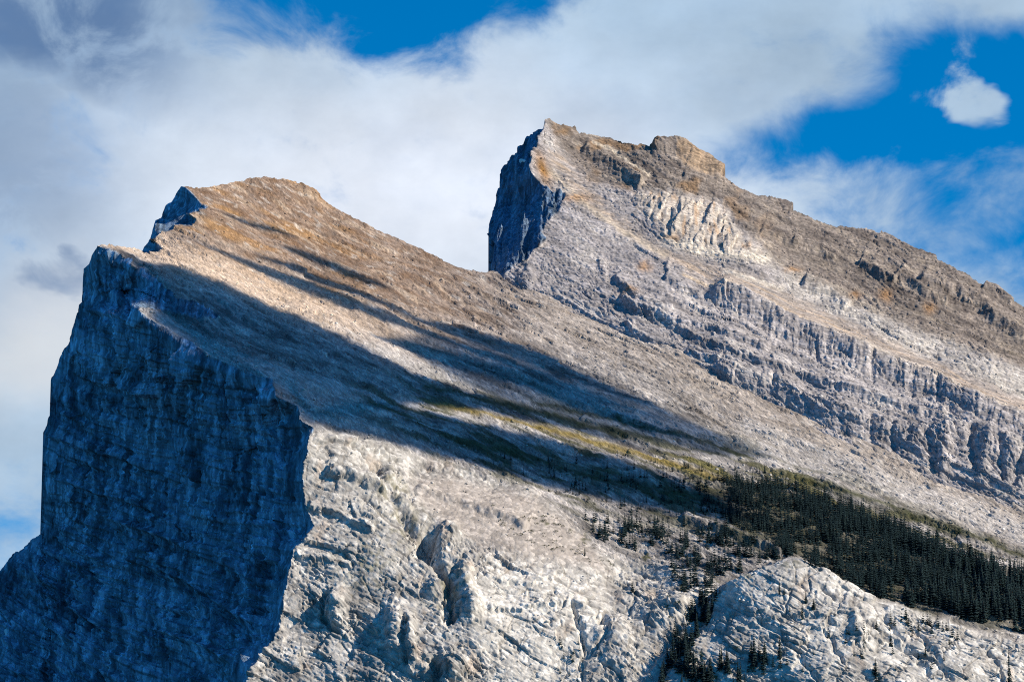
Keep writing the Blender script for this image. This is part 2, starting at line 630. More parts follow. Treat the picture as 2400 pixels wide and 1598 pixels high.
RIM_F = [(229, 575), (247, 584), (265, 594), (285, 604), (308, 617), (316, 630), (334, 637), (351, 642), (354, 655), (372, 665), (387, 678), (408, 688),
         (405, 701), (425, 711), (456, 719), (487, 729), (515, 740), (507, 748), (469, 746), (431, 737), (402, 730), (367, 725), (346, 723), (326, 724),
         (334, 734), (354, 747), (374, 760), (395, 772), (408, 785), (443, 801), (489, 836), (525, 851), (586, 876), (642, 890), (645, 927), (698, 953),
         (706, 988), (735, 1001), (722, 1029), (713, 1085), (708, 1116), (716, 1187), (736, 1233), (722, 1253), (688, 1289), (678, 1325), (667, 1376),
         (661, 1411), (655, 1462), (640, 1500), (615, 1530), (595, 1570), (585, 1600), (568, 1680)]
CLIFF_F = [(-120, 1700), (-120, 1240), (60, 1200), (60, 900), (150, 600), (215, 560)] + RIM_F
CLIFF_U = [(424, 432), (446, 448), (466, 469), (476, 479), (487, 487), (469, 494), (441, 502), (451, 512), (459, 517), (448, 527), (407, 528), (402, 540),
           (379, 545), (362, 556), (354, 563), (367, 571), (379, 584), (367, 591), (334, 592), (320, 570), (340, 480), (410, 425)]
RIM_S = [(1276, 290), (1263, 321), (1256, 344), (1243, 360), (1240, 388), (1245, 403), (1263, 426), (1284, 439), (1294, 451), (1312, 444), (1326, 459),
         (1319, 472), (1312, 495), (1284, 520), (1271, 548), (1281, 564), (1250, 582), (1240, 605), (1212, 617), (1182, 645), (1160, 720)]
CLIFF_S = RIM_S + [(1100, 760), (1100, 300), (1270, 270)]
DOME = [(1640, 1428), (1700, 1368), (1790, 1334), (1850, 1308), (1880, 1312), (1950, 1352), (2050, 1400), (2130, 1424), (2230, 1455), (2300, 1478), (2400, 1508),
        (2500, 1530), (2620, 1560), (2620, 1720), (1470, 1720), (1490, 1598), (1560, 1510)]


# ------------------------------------------------------------------ front mountain
def build_front():
    sky = [p for p in SKY_F] + CONTACT
    cols = skyline_columns(sky, -68, 2600, 2.15, 2.6)
    nt = 570
    sp = np.array(sky, float)
    vt = np.interp(cols, sp[:, 0], sp[:, 1])
    # craggy outline on the cliff side, small teeth on the crest
    jag = fbm(vt / 9.0 + cols / 9.0, cols * 0.11, 3, 5)
    vt = vt + jag * np.where(cols < 425, 1.6, 2.2) * (cols < 1190)
    back = sstep(1195, 1330, cols) * 30.0
    t = np.linspace(0, 1, nt)[:, None]
    U = np.repeat(cols[None], nt, 0).astype(f32)
    V = (vt[None] - back[None] + t * (1668 - vt[None] + back[None])).astype(f32)

    # --- distances of the big forms
    slab_pts = [(430, 435, 5450), (560, 425, 5620), (690, 425, 5720), (760, 475, 5720), (900, 540, 5680), (1000, 588, 5630), (1150, 645, 5560),
                (1251, 689, 5440), (1368, 760, 5290), (1557, 832, 5120), (1710, 922, 4980), (1862, 994, 4880), (2066, 1078, 4770), (2260, 1167, 4680), (2400, 1223, 4620),
                (229, 573, 4930), (300, 582, 5020), (340, 587, 5080), (354, 560, 5140), (405, 528, 5230), (480, 489, 5340), (300, 612, 4900), (352, 645, 4850), (408, 690, 4800), (515, 742, 4740),
                (440, 741, 4730), (326, 724, 4660), (410, 786, 4580), (489, 836, 4500), (525, 851, 4470), (642, 890, 4400), (700, 953, 4330), (735, 1001, 4285),
                (712, 1100, 4235), (736, 1233, 4190), (680, 1310, 4150), (660, 1411, 4105), (600, 1560, 4045), (560, 1700, 4000),
                (700, 640, 5240), (900, 760, 5030), (1200, 880, 4890), (1000, 930, 4650), (850, 1030, 4345), (900, 1230, 4200), (950, 1598, 4010), (950, 1420, 4090),
                (1050, 1100, 4400), (1200, 1150, 4370), (1200, 1290, 4190), (1200, 1450, 4085), (1200, 1650, 4000), (1350, 1300, 4230), (1400, 1450, 4110), (1450, 1240, 4340), (1480, 1400, 4175),
                (1400, 1040, 4640), (1650, 1130, 4550), (1650, 1240, 4370), (1640, 1425, 4125), (1500, 1598, 4020), (1700, 1700, 3990), (1850, 1310, 4290), (2050, 1400, 4230), (2250, 1465, 4180),
                (2450, 1530, 4130), (2450, 1360, 4380), (2600, 1310, 4520), (2600, 1600, 4080), (2100, 1230, 4530), (1900, 1120, 4660)]
    cliff_pts = [(229, 575, 4930), (308, 617, 4900), (354, 650, 4850), (408, 690, 4800), (510, 744, 4740), (420, 737, 4745), (326, 726, 4665), (410, 788, 4580),
                 (489, 838, 4500), (525, 853, 4470), (642, 892, 4400), (700, 955, 4330), (735, 1003, 4285), (712, 1100, 4235), (736, 1233, 4190), (680, 1310, 4150),
                 (660, 1411, 4105), (600, 1560, 4045), (560, 1700, 4000), (200, 640, 5010), (166, 800, 5010), (112, 968, 5020), (100, 1240, 4980), (30, 1294, 4990), (-60, 1390, 4980),
                 (-60, 1650, 4780), (100, 1500, 4760), (250, 900, 4830), (300, 1100, 4720), (300, 1300, 4640), (300, 1600, 4500), (480, 1100, 4480), (500, 1400, 4360), (150, 1150, 4900)]
    for (a_, b_, c_) in ((326, 726, 4665), (370, 758, 4620), (410, 788, 4580), (450, 810, 4540), (489, 838, 4500), (525, 853, 4470), (585, 876, 4435), (642, 892, 4400)):
        cliff_pts += [(a_, b_ + 40, c_ - 4), (a_, b_ + 105, c_ - 10)]
    for (a_, b_, c_) in ((229, 575, 4930), (268, 596, 4915), (308, 617, 4900)):
        cliff_pts += [(a_, b_ + 36, c_ - 3), (a_, b_ + 80, c_ - 8)]
    for (a_, b_, c_) in ((735, 1003, 4285), (712, 1100, 4235), (725, 1180, 4210), (680, 1310, 4150), (660, 1411, 4105)):
        cliff_pts += [(a_ - 34, b_ + 20, c_ + 44)]
    upper_pts = [(424, 437, 5450), (466, 469, 5370), (487, 487, 5340), (448, 527, 5260), (402, 540, 5220), (362, 556, 5150), (379, 584, 5090), (334, 591, 5370),
                 (337, 580, 5385), (353, 556, 5405), (365, 516, 5430), (388, 482, 5460), (413, 454, 5480), (420, 500, 5400), (385, 525, 5400)]
    dome_pts = [(1640, 1425, 4120), (1560, 1510, 4060), (1490, 1598, 4015), (1480, 1720, 3960), (1700, 1368, 4120), (1790, 1334, 4120), (1850, 1308, 4130), (1880, 1312, 4130), (1950, 1352, 4110),
                (2050, 1400, 4090), (2230, 1455, 4060), (2400, 1508, 4040), (2500, 1530, 4030), (1850, 1400, 4060), (1800, 1500, 4010), (2000, 1500, 4000), (1700, 1500, 4030), (2250, 1560, 3990),
                (1800, 1650, 3955), (2100, 1650, 3935), (2450, 1660, 3940)]
    D = tps(slab_pts, U, V)
    # ragged rims: warp the coordinates the outlines are looked up with
    fh, _ = facet(U / 13.0, V / 17.0, 3)
    wu = gnoise(U / 26, V / 26, 11) * 6 + fh * 4
    wv = gnoise(U / 22, V / 30, 12) * 3 + fh * 2.0
    m_cl = poly_mask(CLIFF_F, U + wu * 0.7, V + wv * 0.7, 1.2)
    lo_, _, _ = line_dist(SKY_F[:32], U, V, 80)
    edgefade = 0.25 + 0.75 * sstep(4, 60, np.minimum(lo_, 70))
    rimfade = edgefade * (0.12 + 0.88 * sstep(0, 58, poly_sd(CLIFF_F, U, V, 70)))
    m_up = poly_mask(CLIFF_U, U + wu * 0.4, V + wv * 0.4, 1.5)
    m_do = poly_mask(DOME, U + wu * 0.3, V + wv * 0.6, 3.0)
    Dd = tps(dome_pts, U, V)
    D = D * (1 - m_do) + Dd * m_do
    Dc = tps(cliff_pts, U, V)
    rp = np.array(RIM_F, f32)
    seg = np.concatenate([[0], np.cumsum(np.hypot(np.diff(rp[:, 0]), np.diff(rp[:, 1])))])
    ss = np.linspace(0, seg[-1], 300)
    ru, rv = np.interp(ss, seg, rp[:, 0]), np.interp(ss, seg, rp[:, 1])
    gap = tps(slab_pts, ru, rv) - tps(cliff_pts, ru, rv)
    Dr, Sr, Tr = line_dist(RIM_F, U, V, 260)
    Dc = Dc + np.interp(Tr, ss / seg[-1], gap).astype(f32) * np.exp(-np.minimum(Dr, 1e3) / 70.0)
    D = D * (1 - m_cl) + Dc * m_cl
    D = D * (1 - m_up) + tps(upper_pts, U, V) * m_up
    m_cliff = np.maximum(m_cl, m_up)
    P = at(U, V, D)
    N = grid_normals(P)
    N = blur(N, 5)
    N /= np.linalg.norm(N, axis=-1, keepdims=True) + 1e-9

    # --- zones
    butt = poly_sd([(735, 1001), (820, 1020), (900, 1045), (1000, 1075), (1100, 1105), (1250, 1150), (1330, 1215), (1420, 1300), (1560, 1330), (1640, 1340), (1700, 1380), (1640, 1430), (1500, 1598),
                    (1480, 1720), (500, 1720), (560, 1600), (650, 1470), (690, 1290), (720, 1230), (708, 1116)], U + wu, V + wv, 80)
    m_bu = sstep(-14, 14, butt) * (1 - m_cliff) * (1 - m_do)
    m_scree = poly_mask([(960, 1120), (1100, 1125), (1250, 1160), (1330, 1215), (1400, 1290), (1430, 1340), (1330, 1320), (1230, 1300), (1130, 1280), (1040, 1230), (980, 1170)], U + wu, V + wv, 22) * (1 - m_cliff)
    m_gul = poly_mask([(1655, 1405), (1640, 1440), (1560, 1540), (1510, 1598), (1480, 1680), (1560, 1680), (1590, 1598), (1610, 1530), (1650, 1460), (1670, 1420)], U, V, 8)
    m_hard = np.maximum(m_bu, m_do) * (1 - 0.85 * m_scree) * (1 - 0.8 * m_gul)
    m_slab = np.clip(1 - m_cliff - np.maximum(m_bu, m_do), 0, 1)

    # --- relief, metres along the surface normal
    H = np.zeros(U.shape, f32)
    # slab: plates and ribs drawn out down the dip
    ac = V - (0.52 * U - 5.0e-5 * U * U) + gnoise(U / 240, V / 120, 21) * 14
    al = U * 1.08
    s1, r1, j1 = blocks(al / 260, ac / 30, 31, 0.9, 0.7)
    s2, r2, j2 = blocks(al / 85, ac / 12, 32, 0.9, 0.8)
    s3, j3 = facet(al / 24, ac / 5.5, 33, 1.0, 0.8)
    s4, _ = facet(al / 11, ac / 4.2, 34, 1.0, 0.9)
    rough = 0.55 + 0.45 * sstep(-0.25, 0.35, gnoise(al / 170, ac / 34, 36))
    H += m_slab * (fbm(al / 420, ac / 70, 3, 35) * 6.0 + s1 * 2.8 + (s2 * 2.0 + s3 * 1.2 + s4 * 0.8) * rough)
    # cliff: tall ribs, chimneys and bedding ledges that sag to the right
    bed = V - 0.30 * U - 60 * np.sin(U / 260.0) + gnoise(U / 90, V / 90, 41) * 10
    lean = U + 0.06 * V + gnoise(U / 60, V / 160, 42) * 9
    c1, a1, k1 = blocks(V / 230, lean / 52, 43, 0.9, 0.7)
    c2, a2, k2 = blocks(V / 90, lean / 19, 44, 0.9, 0.8)
    c3, a3, k3 = blocks(V / 34, lean / 8.5, 45, 1.0, 0.8)
    c5, a5, k5 = blocks(lean / 85, bed / 24, 40, 0.5, 0.9)
    c4, _ = facet(lean / 7, V / 12, 46, 1.0, 0.9)
    led = fbm(U / 500, bed / 34, 3, 47, 0.6, True)
    led2, _ = facet(lean / 60, bed / 13, 48, 0.4, 0.9)
    low = sstep(1050, 1350, V)
    H += m_cliff * rimfade * (c1 * 10 + c2 * 5.0 + c3 * 2.2 + c4 * 1.1 + led * 6.0 + c5 * 4.2 * (0.5 + 0.8 * low) + led2 * (1.2 + 1.8 * low) + fbm(lean / 120, V / 300, 3, 49) * 16 - 4)
    # buttress and dome: broken pale limestone
    b0 = fbm(U / 260, V / 200, 3, 51)
    bu2 = U * 0.9 + V * 0.45 + gnoise(U / 80, V / 80, 52) * 9
    bv2 = V * 0.9 - U * 0.45 + gnoise(U / 80, V / 80, 53) * 9
    b1, t1, q1 = blocks(bu2 / 105, bv2 / 58, 54, 1.0, 0.6)
    b2, t2, q2 = blocks(bu2 / 52, bv2 / 22, 55, 1.0, 0.7)
    b3, t3, q3 = blocks(bu2 / 22, bv2 / 9, 56, 1.1, 0.8)
    b4, q4 = facet(bu2 / 12, bv2 / 5.2, 57, 1.1, 0.9)
    crag = sstep(-0.1, 0.5, fbm(U / 160, V / 150, 3, 58))
    # smooth white slabs stay smoother
    slabby = poly_mask([(1120, 1330), (1260, 1310), (1400, 1350), (1420, 1480), (1350, 1598), (1180, 1650), (1100, 1500)], U + wu * 2, V + wv * 2, 40)
    slabby = np.maximum(slabby, m_do * 0.75)
    rg = (1 - 0.6 * slabby) * (0.35 + 0.85 * crag)
    H += m_hard * (b0 * 15 + b1 * 3.8 * (1 - 0.4 * slabby) + b2 * 2.5 * rg + b3 * 1.7 * rg + b4 * 1.1 * (0.25 + 0.75 * rg))
    sh1, _ = facet(U / 9 + V / 22, V / 6, 59, 1, 0.9)
    H += (m_scree + m_gul) * (1 - m_hard) * sh1 * 0.55
    # crack systems on the smooth rock
    cr = np.minimum(q1 * 75, q2 * 34)
    crk = np.exp(-(cr / 2.2) ** 2) * sstep(-0.1, 0.35, fbm(U / 70, V / 70, 2, 79))
    _, v1 = facet(U / 62 + V / 150, V / 46 - U / 160, 82)
    _, v2 = facet(U / 25 + V / 70, V / 17 - U / 60, 83)
    crk2 = np.maximum(np.exp(-(v1 * 50 / 1.7) ** 2), 0.8 * np.exp(-(v2 * 20 / 1.5) ** 2) * sstep(0.0, 0.4, fbm(U / 60, V / 60, 2, 84)))
    crk2 = crk2 * sstep(-0.25, 0.2, gnoise(U / 45, V / 45, 85))
    H -= m_hard * (2.0 * crk + 1.5 * crk2)

    def scarp(line, h, face, decay, jag=1.0, rib=0.0, seed=0):
        """a rock step: the ground above the line stands h metres proud of the foot"""
        nonlocal H
        D_, S, T = line_dist(line, U + wu * jag, V + wv * jag * 2, decay + face + 30)
        end = sstep(0, 0.06, T) * sstep(1, 0.94, T)
        prof = np.where(S > 0, np.exp(-S / decay), sstep(-face, 0, S))
        prof = np.where(D_ > 1e5, 0, prof)
        if rib:
            r, _ = facet(U / rib, V / (rib * 5), 70 + seed, 1.0, 0.8)
            prof = prof + 0.35 * r * np.exp(-(np.minimum(S + face * 0.5, 0) / face) ** 2) * (np.abs(S + face * .5) < face) * (D_ < 1e5)
        H += (h * prof * end).astype(f32)

    def notch(line, h, w, jag=1.0):
        nonlocal H
        D_, S, T = line_dist(line, U + wu * jag, V + wv * jag, w * 4)
        H -= (h * np.exp(-(D_ / w) ** 2) * sstep(0, 0.1, T) * sstep(1, 0.9, T)).astype(f32)

    def mound(u, v, ru, rv, h, rot=0.0):
        nonlocal H
        c, s = math.cos(rot), math.sin(rot)
        x = ((U - u + wu) * c + (V - v + wv) * s) / ru
        y = (-(U - u + wu) * s + (V - v + wv) * c) / rv
        H += (h * np.exp(-(x * x + y * y) ** 1.5)).astype(f32)

    # the spine with the cave, its gully, and smaller steps on the buttress
    notch([(870, 1085), (905, 1150), (945, 1215), (985, 1262)], 12, 12)
    mound(905, 1120, 16, 30, 9)
    mound(935, 1180, 20, 26, 9)
    mound(1046, 1256, 28, 34, 13, 0.6)
    mound(1000, 1276, 24, 30, -34, 0.7)
    notch([(1000, 1290), (1040, 1345), (1055, 1400), (1050, 1470)], 17, 10, 1.6)
    mound(1092, 1350, 20, 38, 13)
    mound(1105, 1420, 22, 40, 14)
    mound(1020, 1375, 24, 20, 12)
    notch([(1010, 1540), (1030, 1580), (1000, 1640)], 20, 12)
    mound(1060, 1570, 34, 40, 16)
    notch([(770, 1385), (757, 1410), (755, 1440), (775, 1470), (800, 1480)], 14, 6, 0.5)
    mound(790, 1430, 26, 40, 14)
    mound(930, 1480, 30, 60, 12)
    mound(965, 1500, 14, 60, 10)
    notch([(948, 1440), (945, 1500), (950, 1560)], 10, 6)
    scarp([(730, 1025), (800, 1040), (880, 1060), (960, 1085)], 5, 10, 20)
    scarp([(760, 1105), (820, 1125), (880, 1150), (930, 1165)], 10, 16, 26)
    scarp([(970, 1140), (1020, 1160), (1060, 1172), (1120, 1190), (1200, 1215), (1240, 1240)], 7, 12, 24, 0.4)
    scarp([(725, 1190), (770, 1195), (830, 1225), (880, 1250)], 6, 10, 22)
    scarp([(690, 1300), (760, 1310), (830, 1330)], 5, 10, 22)
    scarp([(1130, 1335), (1180, 1350), (1250, 1360), (1300, 1345), (1330, 1330)], 4, 8, 16)
    scarp([(1140, 1430), (1200, 1425), (1290, 1410), (1340, 1415), (1380, 1430)], 5, 8, 20)
    notch([(1330, 1400), (1350, 1450), (1370, 1500), (1365, 1560), (1355, 1620)], 8, 5, 1.5)
    notch([(1400, 1440), (1420, 1500), (1370, 1540)], 8, 7, 1.5)
    mound(1440, 1500, 40, 50, 14)
    mound(1560, 1440, 60, 40, 16)
    mound(1480, 1410, 40, 30, 10)
    mound(560, 1560, 36, 60, 14)
    # gully with the scree chute, and its right wall
    notch([(1660, 1400), (1630, 1450), (1570, 1520), (1520, 1590), (1490, 1660)], 12, 22, 0.3)
    # ribs across the dome
    for ln in ([(1750, 1440), (1830, 1480), (1880, 1540), (1930, 1620)], [(1930, 1460), (1955, 1500), (1975, 1560)], [(1900, 1370), (2000, 1430), (2100, 1500), (2200, 1560)],
               [(2060, 1430), (2110, 1480), (2150, 1540), (2180, 1600)], [(2150, 1470), (2180, 1520), (2230, 1600)], [(2290, 1500), (2340, 1560), (2370, 1640)]):
        notch(ln, 4.5, 5, 1.5)
    scarp([(1700, 1480), (1800, 1440), (1900, 1430), (1990, 1460)], 4, 8, 20)
    scarp([(1985, 1500), (2060, 1490), (2130, 1500)], 4, 8, 20)
    mound(2010, 1470, 14, 40, 9, -0.4)
    # ledge rib before the forest
    scarp([(1590, 1215), (1680, 1240), (1760, 1270), (1840, 1300)], 8, 10, 14, 0.5)
    # crest block at the right end of the skyline
    scarp([(690, 432), (720, 452), (745, 468)], 4, 10, 12)
    # bedding ledges and chimneys of the dark wall
    for ln in ([(112, 1020), (200, 1050), (300, 1075), (420, 1130)], [(110, 1110), (220, 1150), (330, 1180), (430, 1240)], [(270, 1215), (340, 1240), (400, 1260), (470, 1300), (560, 1330)],
               [(60, 1330), (130, 1380), (190, 1440), (260, 1480), (340, 1500)], [(300, 1310), (380, 1335), (460, 1370), (540, 1430), (600, 1480)], [(60, 1420), (140, 1490), (220, 1560), (300, 1620)],
               [(380, 1480), (470, 1510), (560, 1560)], [(210, 730), (290, 745), (330, 770)], [(180, 880), (270, 900), (380, 930)]):
        scarp(ln, 9, 8, 26, 0.6)
    for ln in ([(520, 870), (525, 950), (530, 1080), (520, 1200)], [(590, 900), (600, 960), (605, 1050)], [(640, 930), (650, 1000), (660, 1100)], [(380, 1150), (385, 1220)], [(405, 1130), (410, 1300)],
               [(300, 700), (305, 860)], [(250, 640), (255, 760)], [(205, 660), (200, 800)], [(450, 1050), (455, 1180)], [(230, 1350), (225, 1460)], [(330, 1400), (310, 1500)]):
        notch(ln, 11, 4.5, 0.6)
    # stepped scarp at the top of the cliff
    scarp([(230, 585), (290, 618), (345, 655), (400, 700), (450, 722), (510, 742)], 7, 18, 10, 1.5, 9, 3)
    P = P + N * H[..., None]

    # --- rock colours
    C = np.empty(U.shape + (3,), f32)
    C[:] = (0.265, 0.255, 0.255)
    tone = fbm(al / 130, ac / 22, 4, 61)
    fine = fbm(al / 26, ac / 6.5, 3, 62)
    C = mixc(C, (0.105, 0.10, 0.10), sstep(-0.05, 0.4, tone) * 0.85)
    C = mixc(C, (0.46, 0.43, 0.41), sstep(0.08, 0.45, -tone + 0.6 * fine) * 0.85)
    C = mixc(C, (0.10, 0.095, 0.095), sstep(0.15, 0.45, fbm(al / 60, ac / 9, 3, 76)) * 0.7)
    C = C * (1 + 0.16 * r1 + 0.22 * r2)[..., None]
    # warm dry-grass and lichen colours on the upper slab
    topw = sstep(690, 500, V - 0.33 * (U - 450)) * sstep(1450, 850, U)
    C = mixc(C, (0.19, 0.108, 0.056), topw * (0.66 + 0.3 * fine))
    ambr = sstep(0.05, 0.4, fbm(al / 210, ac / 30, 3, 63))
    C = mixc(C, (0.31, 0.185, 0.085), topw * ambr * 0.7 * sstep(1000, 700, U))
    C = mixc(C, (0.40, 0.32, 0.25), sstep(0.08, 0.42, fbm(al / 90, ac / 12, 3, 64)) * topw * 0.7)
    beige = np.exp(-(((V - (600 + 0.36 * (U - 400))) / 40.0) ** 2)) * sstep(1100, 700, U)  # sunlit strip between the cloud shadows, brightened in the rock colour
    C = mixc(C, (0.56, 0.44, 0.34), beige * (0.7 + 0.35 * fine).clip(0, 0.95))
    C = mixc(C, (0.38, 0.33, 0.29), sstep(140, 0, V - np.interp(U, [p[0] for p in CONTACT], [p[1] for p in CONTACT])) * sstep(1150, 1350, U) * 0.5)
    bright = sstep(0.2, 0.5, fbm(al / 46, ac / 8, 3, 65))
    C = mixc(C, (0.47, 0.45, 0.43), bright * 0.55)
    # pale rib bands on the lower slab; the second paints a sunlit strip lighter
    for ln, w_ in (([(340, 735), (440, 790), (560, 850), (700, 905), (820, 935)], 26), ([(860, 815), (950, 850), (1060, 885), (1250, 940), (1450, 1000)], 13),
                   ([(700, 880), (850, 915), (950, 945), (1150, 1000), (1350, 1060)], 12), ([(1300, 930), (1500, 980), (1700, 1040), (1900, 1090), (2150, 1170), (2400, 1260)], 22),
                   ([(1750, 1000), (1950, 1070), (2150, 1140), (2400, 1235)], 16), ([(700, 960), (800, 990), (900, 1010)], 14)):
        D_, S, T = line_dist(ln, U + wu, V + wv, w_ * 3)
        C = mixc(C, (0.43, 0.42, 0.42), np.exp(-(D_ / w_) ** 2) * (0.55 + 0.4 * fine))
    # alpine turf: dark green streaks, golden strip, meadows round the forest
    vz = poly_mask([(820, 880), (1000, 890), (1250, 930), (1500, 985), (1750, 1045), (1950, 1110), (2150, 1200), (2420, 1340), (2420, 1480), (2100, 1430), (1850, 1320), (1640, 1250), (1400, 1210), (1150, 1130), (950, 1050), (850, 960)], U, V, 60)
    gst = fbm(al / 150, ac / 17, 4, 66)
    veg = sstep(-0.08, 0.22, gst) * vz
    C = mixc(C, (0.065, 0.068, 0.036), veg * 0.85)
    for ln, w_ in (([(1000, 905), (1150, 935), (1350, 985), (1520, 1030)], 9), ([(1250, 940), (1450, 985), (1650, 1035), (1760, 1075)], 8),
                   ([(1080, 1035), (1250, 1075), (1400, 1110)], 14), ([(1400, 1120), (1550, 1150), (1660, 1170)], 18), ([(1850, 1115), (2000, 1160), (2150, 1215), (2300, 1265), (2420, 1310)], 9)):
        D_, S, T = line_dist(ln, U + wu * 1.5, V + wv * 1.5, w_ * 3)
        C = mixc(C, (0.055, 0.060, 0.030), np.exp(-(D_ / w_) ** 2) * (0.85 + 0.3 * fine).clip(0, 1))
    D_, S, T = line_dist([(900, 915), (1000, 940), (1150, 975), (1300, 1010), (1450, 1048), (1560, 1082), (1680, 1118), (1800, 1150)], U + wu, V + wv, 60)
    gold = np.exp(-(D_ / (4 + 6 * T)) ** 2) * sstep(0, 0.2, T)
    C = mixc(C, (0.20, 0.155, 0.05), gold * (0.9 + 0.25 * fine).clip(0, 1))
    mead = poly_mask([(1560, 1060), (1760, 1090), (1900, 1130), (2050, 1190), (2200, 1250), (2300, 1300), (2100, 1270), (1900, 1200), (1700, 1160), (1600, 1110)], U + wu * 2, V + wv * 2, 14)
    C = mixc(C, (0.15, 0.135, 0.045), mead * sstep(-0.1, 0.3, gst) * 0.6)
    fl = poly_mask(FOREST, U, V, 30)
    C = mixc(C, (0.06, 0.06, 0.04), fl * 0.85)
    # cliff: grey rock with dark water streaks and paler fresh faces
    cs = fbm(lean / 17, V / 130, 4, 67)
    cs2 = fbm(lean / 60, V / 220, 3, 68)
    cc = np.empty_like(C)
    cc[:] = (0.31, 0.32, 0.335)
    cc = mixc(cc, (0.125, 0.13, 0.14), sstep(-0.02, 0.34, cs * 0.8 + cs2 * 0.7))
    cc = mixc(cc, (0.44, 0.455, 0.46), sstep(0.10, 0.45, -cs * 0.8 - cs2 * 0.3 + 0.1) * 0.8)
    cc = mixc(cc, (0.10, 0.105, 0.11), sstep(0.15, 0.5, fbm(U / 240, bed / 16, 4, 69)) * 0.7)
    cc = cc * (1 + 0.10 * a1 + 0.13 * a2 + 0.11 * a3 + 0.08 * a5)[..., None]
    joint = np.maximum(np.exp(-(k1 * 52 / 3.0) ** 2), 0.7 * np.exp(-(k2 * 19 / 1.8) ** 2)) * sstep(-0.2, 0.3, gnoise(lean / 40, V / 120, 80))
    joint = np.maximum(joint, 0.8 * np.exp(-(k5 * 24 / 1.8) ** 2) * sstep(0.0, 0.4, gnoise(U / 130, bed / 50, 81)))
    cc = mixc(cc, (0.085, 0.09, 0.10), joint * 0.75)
    cc = cc * np.array((0.70, 0.97, 1.28), f32)  # blue of the shade tinted into the wall's rock colour
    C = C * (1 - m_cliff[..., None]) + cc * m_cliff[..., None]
    # buttress and dome
    hb = np.empty_like(C)
    hb[:] = (0.43, 0.42, 0.405)
    tn = fbm(U / 90, V / 80, 4, 71)
    hb = mixc(hb, (0.25, 0.24, 0.235), sstep(-0.05, 0.45, tn) * 0.75)
    white = np.maximum(slabby * (1 - m_do), m_do * sstep(-0.3, 0.3, fbm(U / 120, V / 90, 3, 77)) * 0.75)
    hb = mixc(hb, (0.62, 0.60, 0.565), white * 0.8)
    hb = mixc(hb, (0.60, 0.58, 0.55), sstep(0.05, 0.45, fbm(bu2 / 60, bv2 / 12, 4, 72)) * 0.6)
    hb = mixc(hb, (0.15, 0.145, 0.145), sstep(0.10, 0.42, fbm(bu2 / 44, bv2 / 8, 4, 78)) * 0.65 * (1 - 0.5 * slabby))
    hb = mixc(hb, (0.43, 0.34, 0.27), sstep(0.25, 0.55, fbm(U / 60, V / 80, 3, 73)) * 0.5)
    hb = mixc(hb, (0.14, 0.135, 0.13), np.maximum(crk * 0.6, crk2 * 0.75))
    hb = hb * (1 + 0.10 * t2 + 0.10 * t3 + slabby * 0.22 * fbm(U / 5 + V / 30, V / 80, 3, 86))[..., None]
    lich = np.zeros_like(U)
    for (a, b, r_) in ((915, 1150, 45), (950, 1230, 50), (1050, 1380, 50), (860, 1330, 60)):
        lich = np.maximum(lich, np.exp(-((U - a) ** 2 + (V - b) ** 2) / r_ ** 2))
    hb = mixc(hb, (0.20, 0.19, 0.13), lich * sstep(-0.2, 0.35, fbm(U / 20, V / 20, 3, 74)) * 0.8)
    mh = np.maximum(m_bu, m_do)[..., None]
    C = C * (1 - mh) + hb * mh
    C = mixc(C, (0.36, 0.325, 0.30), m_scree * (0.85 + 0.1 * fine))
    C = mixc(C, (0.36, 0.35, 0.35), m_gul * 0.9)
    grass = sstep(0.3, 0.5, fbm(U / 45, V / 28, 3, 75)) * np.maximum(
        poly_mask([(1600, 1330), (1800, 1310), (1900, 1310), (1700, 1380), (1640, 1440), (1560, 1560), (1560, 1680), (1850, 1680), (1760, 1500), (1640, 1450), (1560, 1400)], U, V, 25),
        poly_mask([(1100, 1190), (1330, 1220), (1500, 1250), (1640, 1300), (1600, 1350), (1400, 1290), (1250, 1250)], U, V, 25))
    C = mixc(C, (0.075, 0.080, 0.035), grass * 0.9)
    C = np.clip(C, 0.02, 0.8)
    return U, V, P, C, m_cliff, np.maximum(m_bu, m_do), cols, vt - back


FOREST = [(1640, 1125), (1740, 1128), (1860, 1140), (1960, 1175), (2080, 1225), (2200, 1285), (2310, 1335), (2480, 1400), (2480, 1510), (2380, 1475), (2250, 1450), (2150, 1425), (2050, 1400),
          (1960, 1360), (1890, 1325), (1800, 1285), (1730, 1235), (1660, 1195), (1630, 1150)]


